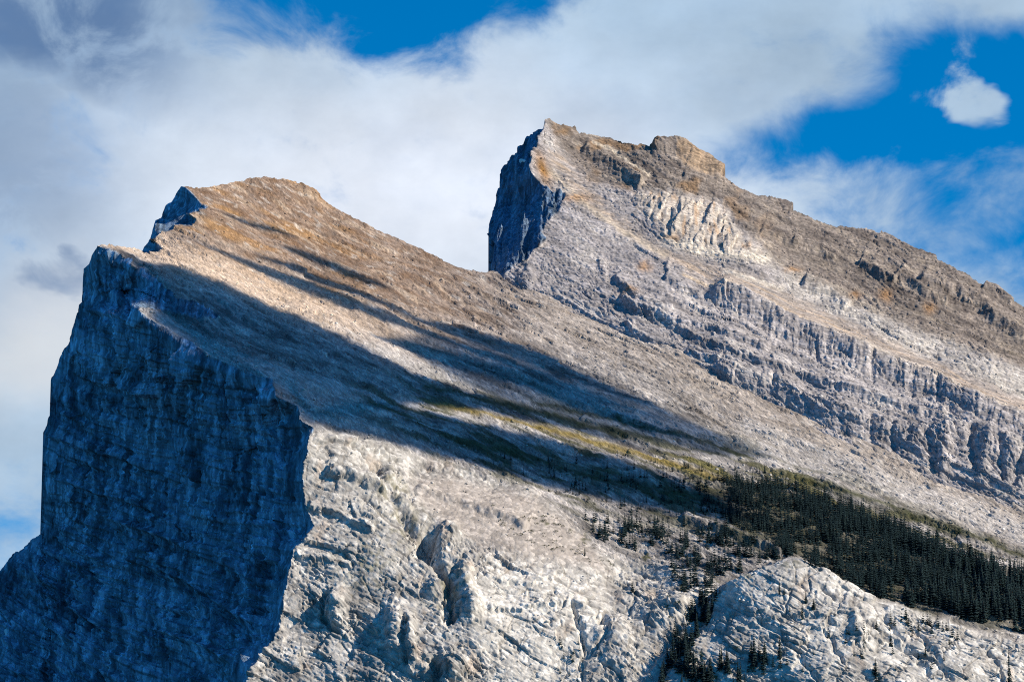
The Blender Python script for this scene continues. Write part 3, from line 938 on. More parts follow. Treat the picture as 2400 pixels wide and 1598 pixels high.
# ------------------------------------------------------------------ second peak
def build_second():
    cols = skyline_columns(SKY_S, 1141, 2600, 2.05, 2.4)
    sp = np.array(SKY_S, float)
    cp = np.array([(1100, 640)] + CONTACT, float)
    vt = np.interp(cols, sp[:, 0], sp[:, 1])
    vt = vt + fbm(cols / 8.0 + vt / 10, cols * 0.13, 3, 105) * 2.0
    vb = np.interp(cols, cp[:, 0], cp[:, 1]) + 60
    nt = 330
    t = np.linspace(0, 1, nt)[:, None]
    U = np.repeat(cols[None], nt, 0).astype(f32)
    V = (vt[None] + t * (vb - vt)[None]).astype(f32)
    pts = [(1182, 645, 5610), (1251, 689, 5470), (1368, 760, 5320), (1557, 832, 5150), (1710, 922, 5010), (1862, 994, 4910), (2066, 1078, 4800), (2260, 1167, 4710), (2400, 1223, 4650), (2480, 1262, 4600),
           (1700, 790, 5210), (2000, 900, 5030), (2250, 1000, 4880), (2420, 1060, 4800), (1850, 830, 5160), (1500, 700, 5390), (1350, 640, 5570), (2100, 1000, 4890),
           (1500, 570, 5800), (1650, 620, 5650), (1800, 690, 5500), (2000, 770, 5370), (2200, 860, 5200), (2420, 950, 5050),
           (1276, 285, 6380), (1400, 318, 6440), (1560, 335, 6400), (1700, 415, 6300), (1850, 485, 6200), (2000, 540, 6100), (2150, 590, 5960), (2300, 672, 5800), (2420, 728, 5700), (2480, 760, 5650),
           (1450, 450, 6120), (1600, 500, 5960), (1750, 560, 5830), (1950, 640, 5760), (2150, 730, 5520), (2350, 830, 5320),
           (1241, 395, 6180), (1290, 445, 6120), (1326, 460, 6080), (1312, 495, 5980), (1271, 548, 5830), (1245, 590, 5730), (1212, 618, 5660), (1160, 700, 5520)]
    D = tps(pts, U, V)
    fh, _ = facet(U / 11.0, V / 14.0, 103)
    wu = gnoise(U / 22, V / 22, 111) * 5 + fh * 3
    wv = gnoise(U / 20, V / 26, 112) * 3 + fh * 2
    m_cl = poly_mask(CLIFF_S, U + wu * 0.6, V + wv * 0.6, 2.0)
    cl = [(1276, 285, 6380), (1256, 344, 6300), (1241, 390, 6190), (1290, 447, 6120), (1326, 460, 6080), (1312, 495, 5980), (1271, 548, 5830), (1245, 590, 5730), (1212, 618, 5660), (1182, 645, 5610),
          (1150, 720, 5520), (1141, 650, 5990), (1145, 569, 6130), (1157, 487, 6290), (1173, 408, 6390), (1196, 378, 6400), (1231, 342, 6390), (1200, 560, 5960), (1230, 460, 6190), (1200, 480, 6240)]
    D = D * (1 - m_cl) + tps(cl, U, V) * m_cl
    P = at(U, V, D)
    N = blur(grid_normals(P), 4)
    N /= np.linalg.norm(N, axis=-1, keepdims=True) + 1e-9
    H = np.zeros(U.shape, f32)
    SCREE = [(1300, 330), (1330, 380), (1400, 460), (1480, 540), (1600, 600), (1740, 640), (1900, 720), (2050, 790), (2200, 860), (2300, 900), (2480, 970), (2480, 1040), (2330, 960), (2200, 900),
             (2050, 835), (1950, 795), (1830, 745), (1700, 680), (1560, 610), (1440, 530), (1350, 450), (1290, 380)]
    m_sc = poly_mask(SCREE, U + wu * 2, V + wv * 2, 16) * (1 - m_cl)
    BRIGHT = [(1490, 455), (1560, 448), (1620, 462), (1680, 478), (1722, 530), (1780, 596), (1700, 588), (1620, 575), (1560, 545), (1500, 492)]
    m_br = poly_mask(BRIGHT, U + wu * 1.6, V + wv * 2.2, 16)
    UP = [(1276, 285), (1320, 360), (1380, 430), (1500, 450), (1620, 462), (1690, 480), (1740, 540), (1800, 610), (1900, 680), (2050, 740), (2200, 800), (2480, 900), (2480, 700), (2200, 560), (1900, 480), (1600, 300), (1300, 250)]
    m_upr = poly_mask(UP, U + wu, V + wv, 14) * (1 - m_cl) * (1 - m_br)
    m_low = np.clip(1 - m_upr - m_cl - m_br, 0, 1) * (1 - m_sc)
    # bedding of the second peak: strata running down to the right
    bd = V - 0.47 * (U - 1200) + gnoise(U / 120, V / 120, 121) * 12
    al = U
    def terrace(per, warp, seed):
        q = bd / per + gnoise(U / warp, V / warp, seed) * 0.7 + fh * 0.05
        q = q - np.floor(q)
        return (np.where(q < 0.75, 1 - q / 0.75 * 0.25, 0.75 * (1 - (q - 0.75) / 0.25)) - 0.6) * (0.35 + 0.65 * sstep(-0.35, 0.25, gnoise(U / 110, bd / 30, seed + 1)))
    terr = terrace(21.0, 70.0, 126)
    terr2 = terrace(30.0, 90.0, 128)
    e1, f1, _ = blocks(al / 150, bd / 26, 131, 0.5, 0.8, 0.3, 0.7)
    e2, f2, _ = blocks(al / 50, bd / 11, 132, 0.6, 0.9, 0.3, 0.6)
    e3, _ = facet(al / 14, bd / 6, 133, 1.0, 0.9)
    e4, _ = facet(al / 7, bd / 5, 134, 1.0, 0.9)
    H += m_upr * (fbm(U / 260, V / 160, 3, 135) * 6 + e1 * 2.0 + e2 * 1.5 + e3 * 1.0 + e4 * 0.8 + terr * 3.4) * (1 - 0.8 * m_sc)
    # lower: lumpy broken rock with leaning ribs
    lu = U * 0.95 - V * 0.25 + gnoise(U / 60, V / 60, 141) * 7
    lv = V * 0.95 - U * 0.42 + gnoise(U / 60, V / 60, 142) * 7
    l1, p1 = facet(lu / 70, lv / 52, 143, 1.0, 0.5)
    l2, p2 = facet(lu / 28, lv / 24, 144, 1.0, 0.7)
    l3, p3 = facet(lu / 12, lv / 10, 145, 1.1, 0.8)
    l4, _ = facet(lu / 6, lv / 5, 146, 1.1, 0.9)
    calm = 1 - 0.55 * poly_mask([(1180, 645), (1330, 470), (1480, 580), (1640, 680), (1560, 700), (1420, 650), (1300, 690)], U, V, 40)
    g1, h1, _ = blocks(al / 140, (V - 0.42 * U) / 22 + gnoise(U / 150, V / 150, 148) * 0.8, 149, 0.4, 0.9, 0.3, 0.75)
    g2, h2, _ = blocks(al / 42, (V - 0.42 * U) / 10 + gnoise(U / 150, V / 150, 148) * 1.6, 150, 0.5, 0.9, 0.3, 0.65)
    H += m_low * (g1 * 3.0 * calm + g2 * 1.6 * calm + fbm(U / 200, V / 140, 3, 147) * 8 + l2 * 0.5 * calm + l3 * 0.75 * calm + l4 * 0.7 + terr2 * 5.0 * calm)
    H += m_br * (facet(U / 26 + V / 60, V / 60, 151, 1, .7)[0] * 4 + facet(U / 11, V / 22, 152, 1, .8)[0] * 2.2 + 3)
    H += m_sc * (1 - m_br) * (facet(al / 30, bd / 7, 153, 1, 0.8)[0] * 0.7 + facet(al / 9, bd / 4, 154, 1, 0.9)[0] * 0.45)
    ln_ = U + 0.10 * V + gnoise(U / 50, V / 120, 161) * 6
    H += m_cl * (facet(ln_ / 40, V / 190, 162, .9, .7)[0] * 5 + facet(ln_ / 15, V / 70, 163, .9, .8)[0] * 2.5 + facet(ln_ / 7, V / 22, 164, 1, .9)[0] * 1.8)

    wsu = gnoise(U / 34, V / 50, 115) * 9 + fh * 0.8
    wsv = gnoise(U / 30, V / 60, 116) * 7 + gnoise(U / 11, V / 40, 117) * 2.5

    def scarp(line, h, face, decay, rib=0.0, seed=0, jag=0.6):
        nonlocal H
        D_, S, T = line_dist(line, U + wsu * jag, V + wsv * jag, decay * 2 + face + 30)
        end = sstep(0, 0.05, T) * sstep(1, 0.97, T)
        prof = np.where(S > 0, np.exp(-S / decay), sstep(-face, 0, S))
        prof = np.where(D_ > 1e5, 0, prof)
        if rib:
            r, _ = facet(U / rib + V / (rib * 8), V / (rib * 5), 170 + seed, 1.1, 0.8)
            r2, _ = facet(U / (rib * .4), V / (rib * 1.6), 190 + seed, 1.1, 0.8)
            near = sstep(face * 1.3, face * 0.2, np.abs(S + face * 0.5)) * (D_ < 1e5) * sstep(3, -3, S)
            prof = prof + (0.045 * r + 0.03 * r2) * near
        H += (h * prof * end).astype(f32)

    def notch(line, h, w, jag=1.0):
        nonlocal H
        D_, S, T = line_dist(line, U + wu * jag, V + wv * jag, w * 4)
        H -= (h * np.exp(-(D_ / w) ** 2) * sstep(0, 0.1, T) * sstep(1, 0.85, T)).astype(f32)

    def mound(u, v, ru, rv, h, rot=0.0):
        nonlocal H
        c, s = math.cos(rot), math.sin(rot)
        x = ((U - u + wu) * c + (V - v + wv) * s) / ru
        y = (-(U - u + wu) * s + (V - v + wv) * c) / rv
        H += (h * np.exp(-(x * x + y * y) ** 1.5)).astype(f32)

    scarp([(1660, 672), (1700, 690), (1760, 718), (1844, 762), (1910, 789), (1955, 808), (2041, 843), (2117, 882), (2199, 914), (2270, 950), (2346, 985), (2400, 1006), (2480, 1040)], 22, 44, 30, 26, 1, 0.5)
    scarp([(1560, 760), (1640, 800), (1700, 828), (1790, 862), (1870, 880), (1960, 905), (2060, 945), (2160, 975), (2230, 985)], 9, 14, 20, 12, 2)
    scarp([(1659, 866), (1760, 889), (1822, 894), (1878, 938), (1954, 960), (2041, 990), (2117, 1011), (2178, 1021), (2275, 1003), (2346, 1036), (2400, 1060), (2480, 1095)], 15, 50, 30, 40, 3, 0.5)
    scarp([(1450, 700), (1520, 735), (1580, 755), (1660, 775), (1740, 805), (1800, 830)], 9, 14, 20, 12, 4)
    scarp([(1555, 655), (1600, 675), (1640, 690), (1700, 705)], 8, 14, 16, 10, 5)
    scarp([(1440, 650), (1480, 690), (1520, 715), (1580, 735)], 7, 12, 14, 10, 6)
    scarp([(1465, 750), (1500, 790), (1560, 812), (1620, 835), (1690, 858)], 6, 12, 16, 12, 7)
    scarp([(1600, 848), (1650, 870), (1720, 898)], 8, 20, 16, 12, 8)
    scarp([(2012, 620), (2045, 634), (2099, 664)], 10, 14, 16, 10, 9)
    scarp([(2100, 640), (2141, 664), (2165, 682), (2222, 709)], 10, 14, 16, 10, 10)
    scarp([(2150, 650), (2180, 664), (2255, 691), (2300, 715), (2335, 745), (2400, 790), (2480, 830)], 14, 22, 18, 12, 11)
    scarp([(2305, 674), (2344, 688), (2372, 706)], 7, 12, 14, 8, 12)
    scarp([(1365, 345), (1420, 372), (1470, 402), (1510, 432)], 13, 26, 14, 12, 13)
    scarp([(1780, 452), (1830, 478), (1858, 492)], 7, 16, 20, 9, 14)
    scarp([(1525, 345), (1580, 338), (1620, 365), (1660, 384), (1697, 410)], 14, 30, 30, 14, 15)
    scarp([(1600, 410), (1660, 428), (1700, 430)], 6, 12, 14, 9, 16)
    scarp([(1780, 545), (1830, 560), (1870, 580)], 7, 10, 14, 9, 17)
    scarp([(1850, 570), (1920, 590), (1960, 612)], 6, 10, 14, 9, 18)
    scarp([(1880, 660), (1950, 690), (1990, 720)], 10, 22, 14, 10, 19)
    for ln, h, w in (([(1848, 940), (1845, 970), (1835, 1000)], 14, 8), ([(1910, 800), (1912, 830), (1915, 850)], 12, 6), ([(2040, 842), (2044, 880), (2050, 900)], 14, 7),
                     ([(2195, 912), (2200, 940)], 14, 7), ([(2040, 985), (2042, 1030), (2045, 1060)], 18, 10), ([(2090, 1000), (2095, 1040), (2092, 1070)], 18, 11), ([(2130, 1010), (2128, 1045)], 16, 12),
                     ([(2170, 1015), (2180, 1060), (2195, 1110)], 26, 16), ([(2275, 1005), (2280, 1070), (2285, 1110)], 28, 12), ([(2345, 1040), (2345, 1080), (2350, 1130)], 22, 11),
                     ([(2400, 1050), (2385, 1100), (2370, 1140)], 30, 14), ([(1815, 885), (1812, 920)], 14, 7), ([(1880, 930), (1878, 950)], 12, 6), ([(1286, 665), (1300, 695), (1320, 715)], 9, 6)):
        notch(ln, h * 0.26, w * 0.7, 0.8)
    mound(1413, 630, 7, 26, 4, -0.15)
    mound(1566, 632, 5, 20, 3, 0.1)
    mound(1440, 582, 7, 7, 2)
    mound(1235, 650, 20, 26, 8)
    mound(2215, 1060, 14, 60, 6, 0.1)
    mound(2310, 1070, 14, 60, 6, 0.1)
    # cliff left of the rim hangs a little
    P = P + N * H[..., None]

    C = np.empty(U.shape + (3,), f32)
    C[:] = (0.32, 0.305, 0.315)
    tn = fbm(lu / 70, lv / 30, 4, 181)
    C = mixc(C, (0.21, 0.205, 0.22), sstep(0.0, 0.45, tn) * 0.75)
    C = mixc(C, (0.45, 0.43, 0.42), sstep(0.05, 0.45, -tn) * 0.7)
    C = C * (1 + 0.12 * h1 + 0.16 * h2)[..., None]
    st = fbm(al / 110, bd / 16, 4, 182)
    ur = np.empty_like(C)
    ur[:] = (0.205, 0.18, 0.165)
    ur = mixc(ur, (0.115, 0.10, 0.095), sstep(0.0, 0.4, st) * 0.8)
    ur = mixc(ur, (0.30, 0.26, 0.22), sstep(0.1, 0.45, -st) * 0.7)
    ur = ur * (1 + 0.15 * f1 + 0.2 * f2)[..., None]
    ur = mixc(ur, (0.21, 0.13, 0.065), sstep(0.05, 0.4, fbm(U / 80, V / 60, 3, 183)) * sstep(1900, 1600, U) * 0.7)
    C = C * (1 - m_upr[..., None]) + ur * m_upr[..., None]
    # pale rock low on the right flank
    pal = poly_mask([(1800, 620), (1960, 690), (2060, 740), (2200, 800), (2480, 900), (2480, 980), (2300, 900), (2150, 835), (2000, 770), (1850, 690)], U + wu * 3, V + wv * 3, 26)
    C = mixc(C, (0.46, 0.44, 0.41), pal * (0.55 + 0.5 * fbm(lu / 30, lv / 20, 3, 184)).clip(0, 1))
    sc_ = np.empty_like(C)
    sc_[:] = (0.345, 0.30, 0.27)
    s_t = fbm(al / 170, bd / 9, 4, 185)
    sc_ = mixc(sc_, (0.25, 0.235, 0.235), sstep(0.0, 0.4, s_t) * 0.8)
    sc_ = mixc(sc_, (0.46, 0.36, 0.27), sstep(0.05, 0.4, -s_t) * 0.7)
    C = C * (1 - m_sc[..., None]) + sc_ * m_sc[..., None]
    for ln, w_, col in (([(1390, 335), (1440, 355), (1480, 385), (1520, 412)], 5, (0.52, 0.46, 0.38)), ([(1600, 650), (1750, 705), (1850, 755), (1960, 803)], 5, (0.55, 0.45, 0.34)),
                        ([(1290, 400), (1360, 470), (1450, 540), (1560, 600)], 9, (0.46, 0.40, 0.33)), ([(1560, 560), (1640, 588), (1720, 602), (1790, 610)], 13, (0.60, 0.55, 0.47)),
                        ([(1700, 640), (1780, 665), (1830, 680)], 7, (0.55, 0.51, 0.46)), ([(1980, 810), (2117, 875), (2270, 940), (2400, 995)], 8, (0.46, 0.41, 0.36))):
        D_, S, T = line_dist(ln, U + wu, V + wv, w_ * 3)
        C = mixc(C, col, np.exp(-(D_ / w_) ** 2) * 0.85)
    C = mixc(C, (0.49, 0.44, 0.385), m_br * (0.75 + 0.3 * tn).clip(0, 1))
    C = mixc(C, (0.38, 0.26, 0.17), m_br * sstep(0.15, 0.45, fbm(U / 14, V / 40, 3, 186)) * 0.7)
    C = mixc(C, (0.24, 0.125, 0.035), np.exp(-(((U - 1275 - (V - 400) * 0.35) / 15) ** 2 + ((V - 395) / 38) ** 2)) * 0.95)
    for (a, b, ru, rv) in ((1350, 465, 35, 10), (1510, 630, 16, 14), (1860, 635, 16, 6), (2005, 690, 14, 8), (2075, 690, 16, 14), (2180, 720, 12, 12), (1475, 690, 20, 10), (1580, 560, 20, 8)):
        C = mixc(C, (0.30, 0.17, 0.075), np.exp(-((U + wu - a) / ru) ** 2 - ((V + wv - b) / rv) ** 2) * 0.75)
    C = mixc(C, (0.34, 0.25, 0.17), poly_mask([(1580, 340), (1620, 350), (1690, 405), (1690, 425), (1620, 400), (1585, 370)], U + wu, V + wv, 6) * 0.7)
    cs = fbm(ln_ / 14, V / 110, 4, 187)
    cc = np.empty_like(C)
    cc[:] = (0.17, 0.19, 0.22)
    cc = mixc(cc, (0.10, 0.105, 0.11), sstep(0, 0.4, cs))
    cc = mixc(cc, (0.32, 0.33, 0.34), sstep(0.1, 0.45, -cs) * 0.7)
    cc = cc * np.array((0.70, 0.97, 1.28), f32)  # bluish cast of the shaded side multiplied into this cliff's colour
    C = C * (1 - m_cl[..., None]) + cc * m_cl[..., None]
    return U, V, P, np.clip(C, 0.02, 0.8), m_cl, cols, vt


def back_side(name, edge, mat, col, parent, depth=900.0, drop=520.0, seed=0):
    """the far side of a mountain, falling away behind its outline"""
    n = len(edge)
    rows = 14
    out = []
    cc = []
    for r in range(rows):
        t = r / (rows - 1)
        p = edge.copy()
        dirn = (edge - CAM)
        dirn[:, 2] = 0
        dirn /= np.linalg.norm(dirn, axis=1, keepdims=True)
        p += dirn * (depth * t ** 1.3)
        p[:, 2] -= drop * t ** 1.1
        k = np.arange(n)
        if r:
            p[:, 2] += fbm(edge[:, 0] / 60 + r, edge[:, 2] / 60 + r * 0.7, 3, seed) * 14 * min(1, r / 3) - 2.0
        out.append(p)
        cc.append(col)
    V = np.stack(out)
    Cc = np.stack(cc)
    return mesh_from(name, V.reshape(-1, 3), grid_faces(rows, n), mat, parent, False, Cc.reshape(-1, 3))


FU, FV, FP, FC, FM_CL, FM_BU, Fcols, Fvt = build_front()
h, w = FU.shape
faces = grid_faces(h, w)
fm_cl = FM_CL.ravel()[faces].mean(1)
fm_bu = FM_BU.ravel()[faces].mean(1)
flatP = FP.reshape(-1, 3)
flatC = FC.reshape(-1, 3)
front = tag(empty('front_mountain', (0, 0, 0)), kind='structure')
isc = fm_cl > 0.5
isb = (~isc) & (fm_bu > 0.5)
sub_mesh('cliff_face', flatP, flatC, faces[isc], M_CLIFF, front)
sub_mesh('rock_buttress', flatP, flatC, faces[isb], M_BUTT, front)
sub_mesh('dip_slope', flatP, flatC, faces[~isc & ~isb], M_SLAB, front)
keep = Fcols < 1200
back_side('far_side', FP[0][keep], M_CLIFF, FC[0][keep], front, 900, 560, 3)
# below the frame: the foot of the mountain down to the valley
foot = FP[-1][::6].copy()
rows = []
for r in range(12):
    t_ = r / 11.0
    p = foot.copy()
    p[:, 1] -= 900 * t_
    p[:, 2] = foot[:, 2] * (1 - t_) ** 1.2 - 8 * t_
    p[:, 2] += fbm(p[:, 0] / 130, p[:, 1] / 130, 3, 9) * 14 * math.sin(math.pi * t_)
    rows.append(p)
rows = np.stack(rows)
fc = np.zeros(rows.shape, f32) + np.array((0.035, 0.05, 0.042), f32)
mesh_from('foot_slope', rows.reshape(-1, 3), grid_faces(12, len(foot)), M_SLAB, front, False, fc.reshape(-1, 3))

SU, SV, SP, SC, SM_CL, Scols, Svt = build_second()
h2, w2 = SU.shape
faces = grid_faces(h2, w2)
second = tag(empty('second_peak', (0, 0, 0)), kind='structure')
isc = SM_CL.ravel()[faces].mean(1) > 0.5
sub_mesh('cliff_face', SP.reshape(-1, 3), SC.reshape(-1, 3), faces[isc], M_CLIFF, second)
sub_mesh('rocky_slope', SP.reshape(-1, 3), SC.reshape(-1, 3), faces[~isc], M_PEAK, second)
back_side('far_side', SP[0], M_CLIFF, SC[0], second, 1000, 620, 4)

# valley floor, one sheet to the horizon
g = []
for j, y in enumerate(np.concatenate([np.linspace(-3000, 3600, 12), np.array([5200, 9000, 16000, 30000])])):
    for x in np.linspace(-15000, 15000, 31):
        g.append((x, y, -2.0 + (0.0 if y < 200 else 3.0 * math.sin(x * 0.003 + y * 0.002))))
vf = mesh_from('valley_floor', np.array(g), grid_faces(16, 31), M_VALLEY, None, True)
tag(vf, kind='structure')


# ------------------------------------------------------------------ surface lookup for what stands on the mountain
def on_front(u, v):
    j = int(np.clip(np.searchsorted(Fcols, u), 1, len(Fcols) - 1))
    col = FV[:, j]
    i = int(np.clip(np.searchsorted(col, v), 1, len(col) - 1))
    return FP[i, j].copy(), i, j


def on_front_smooth(u, v):
    D = on_front(u, v)[0]
    return D


# ------------------------------------------------------------------ clouds overhead that shade the slope
def cloud_material():
    m = bpy.data.materials.new('cloud vapour')
    m.use_nodes = True
    t = NT(m.node_tree)
    t.n.clear()
    v = t.node('ShaderNodeVolumePrincipled')
    v.inputs['Color'].default_value = (0.97, 0.97, 0.98, 1)
    v.inputs['Density'].default_value = 0.036
    v.inputs['Anisotropy'].default_value = 0.3
    out = t.node('ShaderNodeOutputMaterial')
    t.l.new(v.outputs[0], out.inputs['Volume'])
    return m


M_CLOUD = cloud_material()


def cloud_over(pts, label, height=2400.0, thick=72.0, seed=0, rim=False):
    """a drifting cloud between the sun and the slope, lying over the given places"""
    p = np.array(pts, float)
    seg = np.concatenate([[0], np.cumsum(np.hypot(np.diff(p[:, 0]), np.diff(p[:, 1])))])
    n = max(24, int(seg[-1] / 14))
    s = np.linspace(0, seg[-1], n)
    uu = np.interp(s, seg, p[:, 0])
    vv = np.interp(s, seg, p[:, 1])
    hw = np.interp(s, seg, p[:, 2])
    ring = 20
    C0, A0 = [], []
    for i in range(n):
        a = on_front(uu[i], vv[i] - max(hw[i], 2))[0]
        b = on_front(uu[i], vv[i] + max(hw[i], 2))[0]
        if rim:                                   # lies along an edge: carry the slope on past it
            c = on_front(uu[i], vv[i])[0]
            C0.append(c)
            A0.append(c - a)
            continue
        C0.append((a + b) / 2)
        A0.append((b - a) / 2)
    C0 = blur(np.array(C0)[:, None], 0)[:, 0]
    A0 = np.array(A0)
    k = np.ones(5) / 5
    for c in range(3):
        C0[:, c] = np.convolve(np.pad(C0[:, c], 2, 'edge'), k, 'valid')
        A0[:, c] = np.convolve(np.pad(A0[:, c], 2, 'edge'), k, 'valid')
    verts = []
    for i in range(n):
        e = math.sqrt(max(0.0, 1 - (2 * i / (n - 1) - 1) ** 8)) + 0.02
        for r in range(ring):
            th = 2 * math.pi * r / ring
            lump = 1 + min(1.0, 24.0 / max(hw[i], 1)) * 0.34 * float(gnoise(np.array(i / 2.3 + 3 * math.cos(th)), np.array(r / 3.1 + 2 * math.sin(th)), 300 + seed)) \
                + min(1.0, 24.0 / max(hw[i], 1)) * 0.22 * float(gnoise(np.array(i / 1.1), np.array(2.2 * math.cos(th) + 5), 320 + seed))
            verts.append(C0[i] + SUN * height + A0[i] * math.cos(th) * lump * e + SUN * thick * math.copysign(abs(math.sin(th)) ** 0.55, math.sin(th)) * lump * e * min(1, 0.25 + hw[i] / 40))
    verts = np.array(verts)
    f = []
    for i in range(n - 1):
        for r in range(ring):
            a = i * ring + r
            b = i * ring + (r + 1) % ring
            f.append((a, b, b + ring))
            f.append((a, b + ring, a + ring))
    c0 = len(verts)
    verts = np.vstack([verts, verts[:ring].mean(0), verts[-ring:].mean(0)])
    for r in range(ring):
        f.append((c0, (r + 1) % ring, r))
        f.append((c0 + 1, (n - 1) * ring + r, (n - 1) * ring + (r + 1) % ring))
    f = np.array(f)
    a_, b_, c_ = (verts[f[:, k_]] - verts.mean(0) for k_ in range(3))
    if (a_ * np.cross(b_, c_)).sum() < 0:       # faces must look outwards for the vapour to fill the inside
        f = f[:, ::-1]
    o = mesh_from('cloud', verts, f, M_CLOUD, None, True)
    tag(o, label, 'cloud', 'clouds overhead that shade the slope', 'stuff')
    return o


BAND = [(405, 543, 3), (480, 566, 12), (560, 596, 20), (640, 624, 26), (720, 656, 30), (800, 688, 30), (880, 722, 28), (960, 750, 30), (1050, 780, 36), (1150, 812, 40), (1250, 848, 42),
        (1350, 888, 40), (1450, 928, 34), (1550, 966, 24), (1640, 998, 10)]


def streak(line, frac, share, s0, s1):
    """a narrow strand of a cloud band: frac -1..1 across the band, share of its width, from s0 to s1 along it"""
    p = np.array(line, float)
    t_ = np.linspace(0, 1, len(p))
    q = np.linspace(s0, s1, 14)
    u_, v_, h_ = (np.interp(q, t_, p[:, k_]) for k_ in range(3))
    taper = np.sin(np.linspace(0.12, math.pi - 0.12, 14)) ** 0.6
    return [(a_, b_ + frac * c_, max(1.5, share * c_ * e_)) for a_, b_, c_, e_ in zip(u_, v_, h_, taper)]


cloud_over(streak(BAND, -0.55, 0.36, 0.16, 0.52), 'upper strand of the long thin cloud below the crest', seed=1)
cloud_over(streak(BAND, 0.50, 0.46, 0.0, 0.60), 'lower strand of the long thin cloud below the crest', seed=6)
cloud_over(streak(BAND, -0.30, 0.50, 0.46, 1.0), 'broad tail of the long thin cloud below the crest', seed=7)
cloud_over(streak(BAND, 0.62, 0.34, 0.55, 0.95), 'second tail of the long thin cloud below the crest', seed=8)
cloud_over([(640, 570, 2), (700, 590, 9), (780, 624, 12), (860, 656, 9), (930, 684, 3)], 'small cloud just below the brown crest', seed=2)
cloud_over([(500, 496, 2), (560, 512, 6), (640, 536, 8), (700, 552, 3)], 'smallest cloud over the brown crest', seed=3)
cloud_over([(850, 780, 3), (960, 812, 13), (1050, 838, 15), (1150, 868, 15), (1250, 902, 17), (1350, 938, 17), (1450, 976, 15), (1550, 1010, 10), (1650, 1040, 4)], 'narrow cloud over the middle of the slope', seed=4)
cloud_over([(250, 600, 4), (300, 640, 30), (350, 700, 84), (400, 730, 112), (500, 790, 136), (600, 822, 124), (700, 852, 112), (800, 882, 96), (880, 898, 66), (960, 908, 38), (1050, 924, 29), (1150, 946, 21),
            (1300, 984, 13), (1450, 1026, 8), (1550, 1056, 3)], 'broad cloud over the lower slope beside the cliff', thick=60, seed=5)
cloud_over([(900, 785, 4), (1000, 815, 34), (1100, 850, 52), (1250, 905, 58), (1400, 955, 52), (1550, 1000, 42), (1700, 1045, 26), (1820, 1075, 5)],
           'thin veil of cloud over the middle of the slope', thick=26, seed=13)
cloud_over([(250, 582, 5), (300, 604, 16), (345, 640, 24), (385, 690, 30), (430, 760, 34), (470, 800, 34), (525, 838, 34), (600, 868, 34), (650, 895, 34), (700, 940, 34), (740, 985, 24), (770, 1000, 5)],
           'cloud lying along the cliff rim', thick=40, seed=11, rim=True)
cloud_over([(322, 716, 4), (350, 738, 14), (395, 766, 16), (445, 796, 18), (500, 838, 20), (560, 864, 20), (640, 886, 12), (660, 900, 4)],
           'thin cloud over the ledge at the cliff rim', thick=60, seed=12, rim=True)
cloud_over([(690, 965, 5), (760, 975, 34), (900, 985, 50), (1000, 1010, 52), (1150, 1050, 54), (1300, 1088, 56), (1450, 1124, 50), (1600, 1166, 44), (1700, 1196, 30), (1780, 1225, 6)],
           'long cloud over the turf above the buttress', thick=60, seed=9)


# ------------------------------------------------------------------ conifers
def conifer_mesh(name_seed, tiers, branches, width, detail=True):
    """unit-height spruce: (crown verts, crown tris, trunk verts, trunk tris)"""
    rnd = random.Random(name_seed)
    cv, cf = [], []
    for k in range(tiers):
        t = k / (tiers - 1.0)
        z = 0.07 + 0.88 * t ** 0.92
        r0 = width * (1 - t) ** 0.85 * (0.78 + 0.4 * rnd.random()) + 0.008
        nb = max(4, int(branches * (0.55 + 0.45 * (1 - t))))
        off = rnd.random() * 6.28
        for b in range(nb):
            if rnd.random() < 0.10:
                continue
            a = off + 6.283 * b / nb + rnd.uniform(-0.25, 0.25)
            r = r0 * rnd.uniform(0.65, 1.18)
            droop = r * rnd.uniform(0.25, 0.6)
            ca, sa = math.cos(a), math.sin(a)
            wd = r * rnd.uniform(0.26, 0.40)
            i = len(cv)
            cv.append((0, 0, z + 0.035))
            cv.append((ca * r * 0.55 - sa * wd, sa * r * 0.55 + ca * wd, z - droop * 0.65))
            cv.append((ca * r, sa * r, z - droop + r * 0.08))
            cv.append((ca * r * 0.55 + sa * wd, sa * r * 0.55 - ca * wd, z - droop * 0.65))
            cf += [(i, i + 1, i + 2), (i, i + 2, i + 3)]
            if detail:
                cv.append((ca * r * 0.6, sa * r * 0.6, z - droop * 0.2 + 0.004))
                cf += [(i + 1, i + 2, i + 4), (i + 4, i + 2, i + 3)]
    i = len(cv)
    cv += [(0.010, 0, 0.93), (-0.006, 0.009, 0.93), (-0.006, -0.009, 0.93), (0, 0, 1.0)]
    cf += [(i, i + 1, i + 3), (i + 1, i + 2, i + 3), (i + 2, i, i + 3)]
    tv, tf = [], []
    for s in range(2):
        for q in range(5):
            a = 6.283 * q / 5
            rr = 0.016 if s == 0 else 0.003
            tv.append((rr * math.cos(a), rr * math.sin(a), -0.06 if s == 0 else 0.93))
    for q in range(5):
        a, b = q, (q + 1) % 5
        tf += [(a, b, b + 5), (a, b + 5, a + 5)]
    return np.array(cv), np.array(cf), np.array(tv), np.array(tf)


PROTO = []
for k in range(6):
    cv, cf, tv, tf = conifer_mesh(k + 1, 15 + k % 3, 9, (0.17, 0.145, 0.20, 0.13, 0.18, 0.155)[k])
    oc = mesh_from('crown', cv, cf, M_NEEDLE)
    ot = mesh_from('trunk', tv, tf, M_BARK)
    PROTO.append((oc.data, ot.data))
    bpy.data.objects.remove(oc)
    bpy.data.objects.remove(ot)
SIMPLE = [conifer_mesh(50 + k, 9, 7, (0.17, 0.14, 0.155, 0.18)[k], False) for k in range(4)]

rng = random.Random(77)


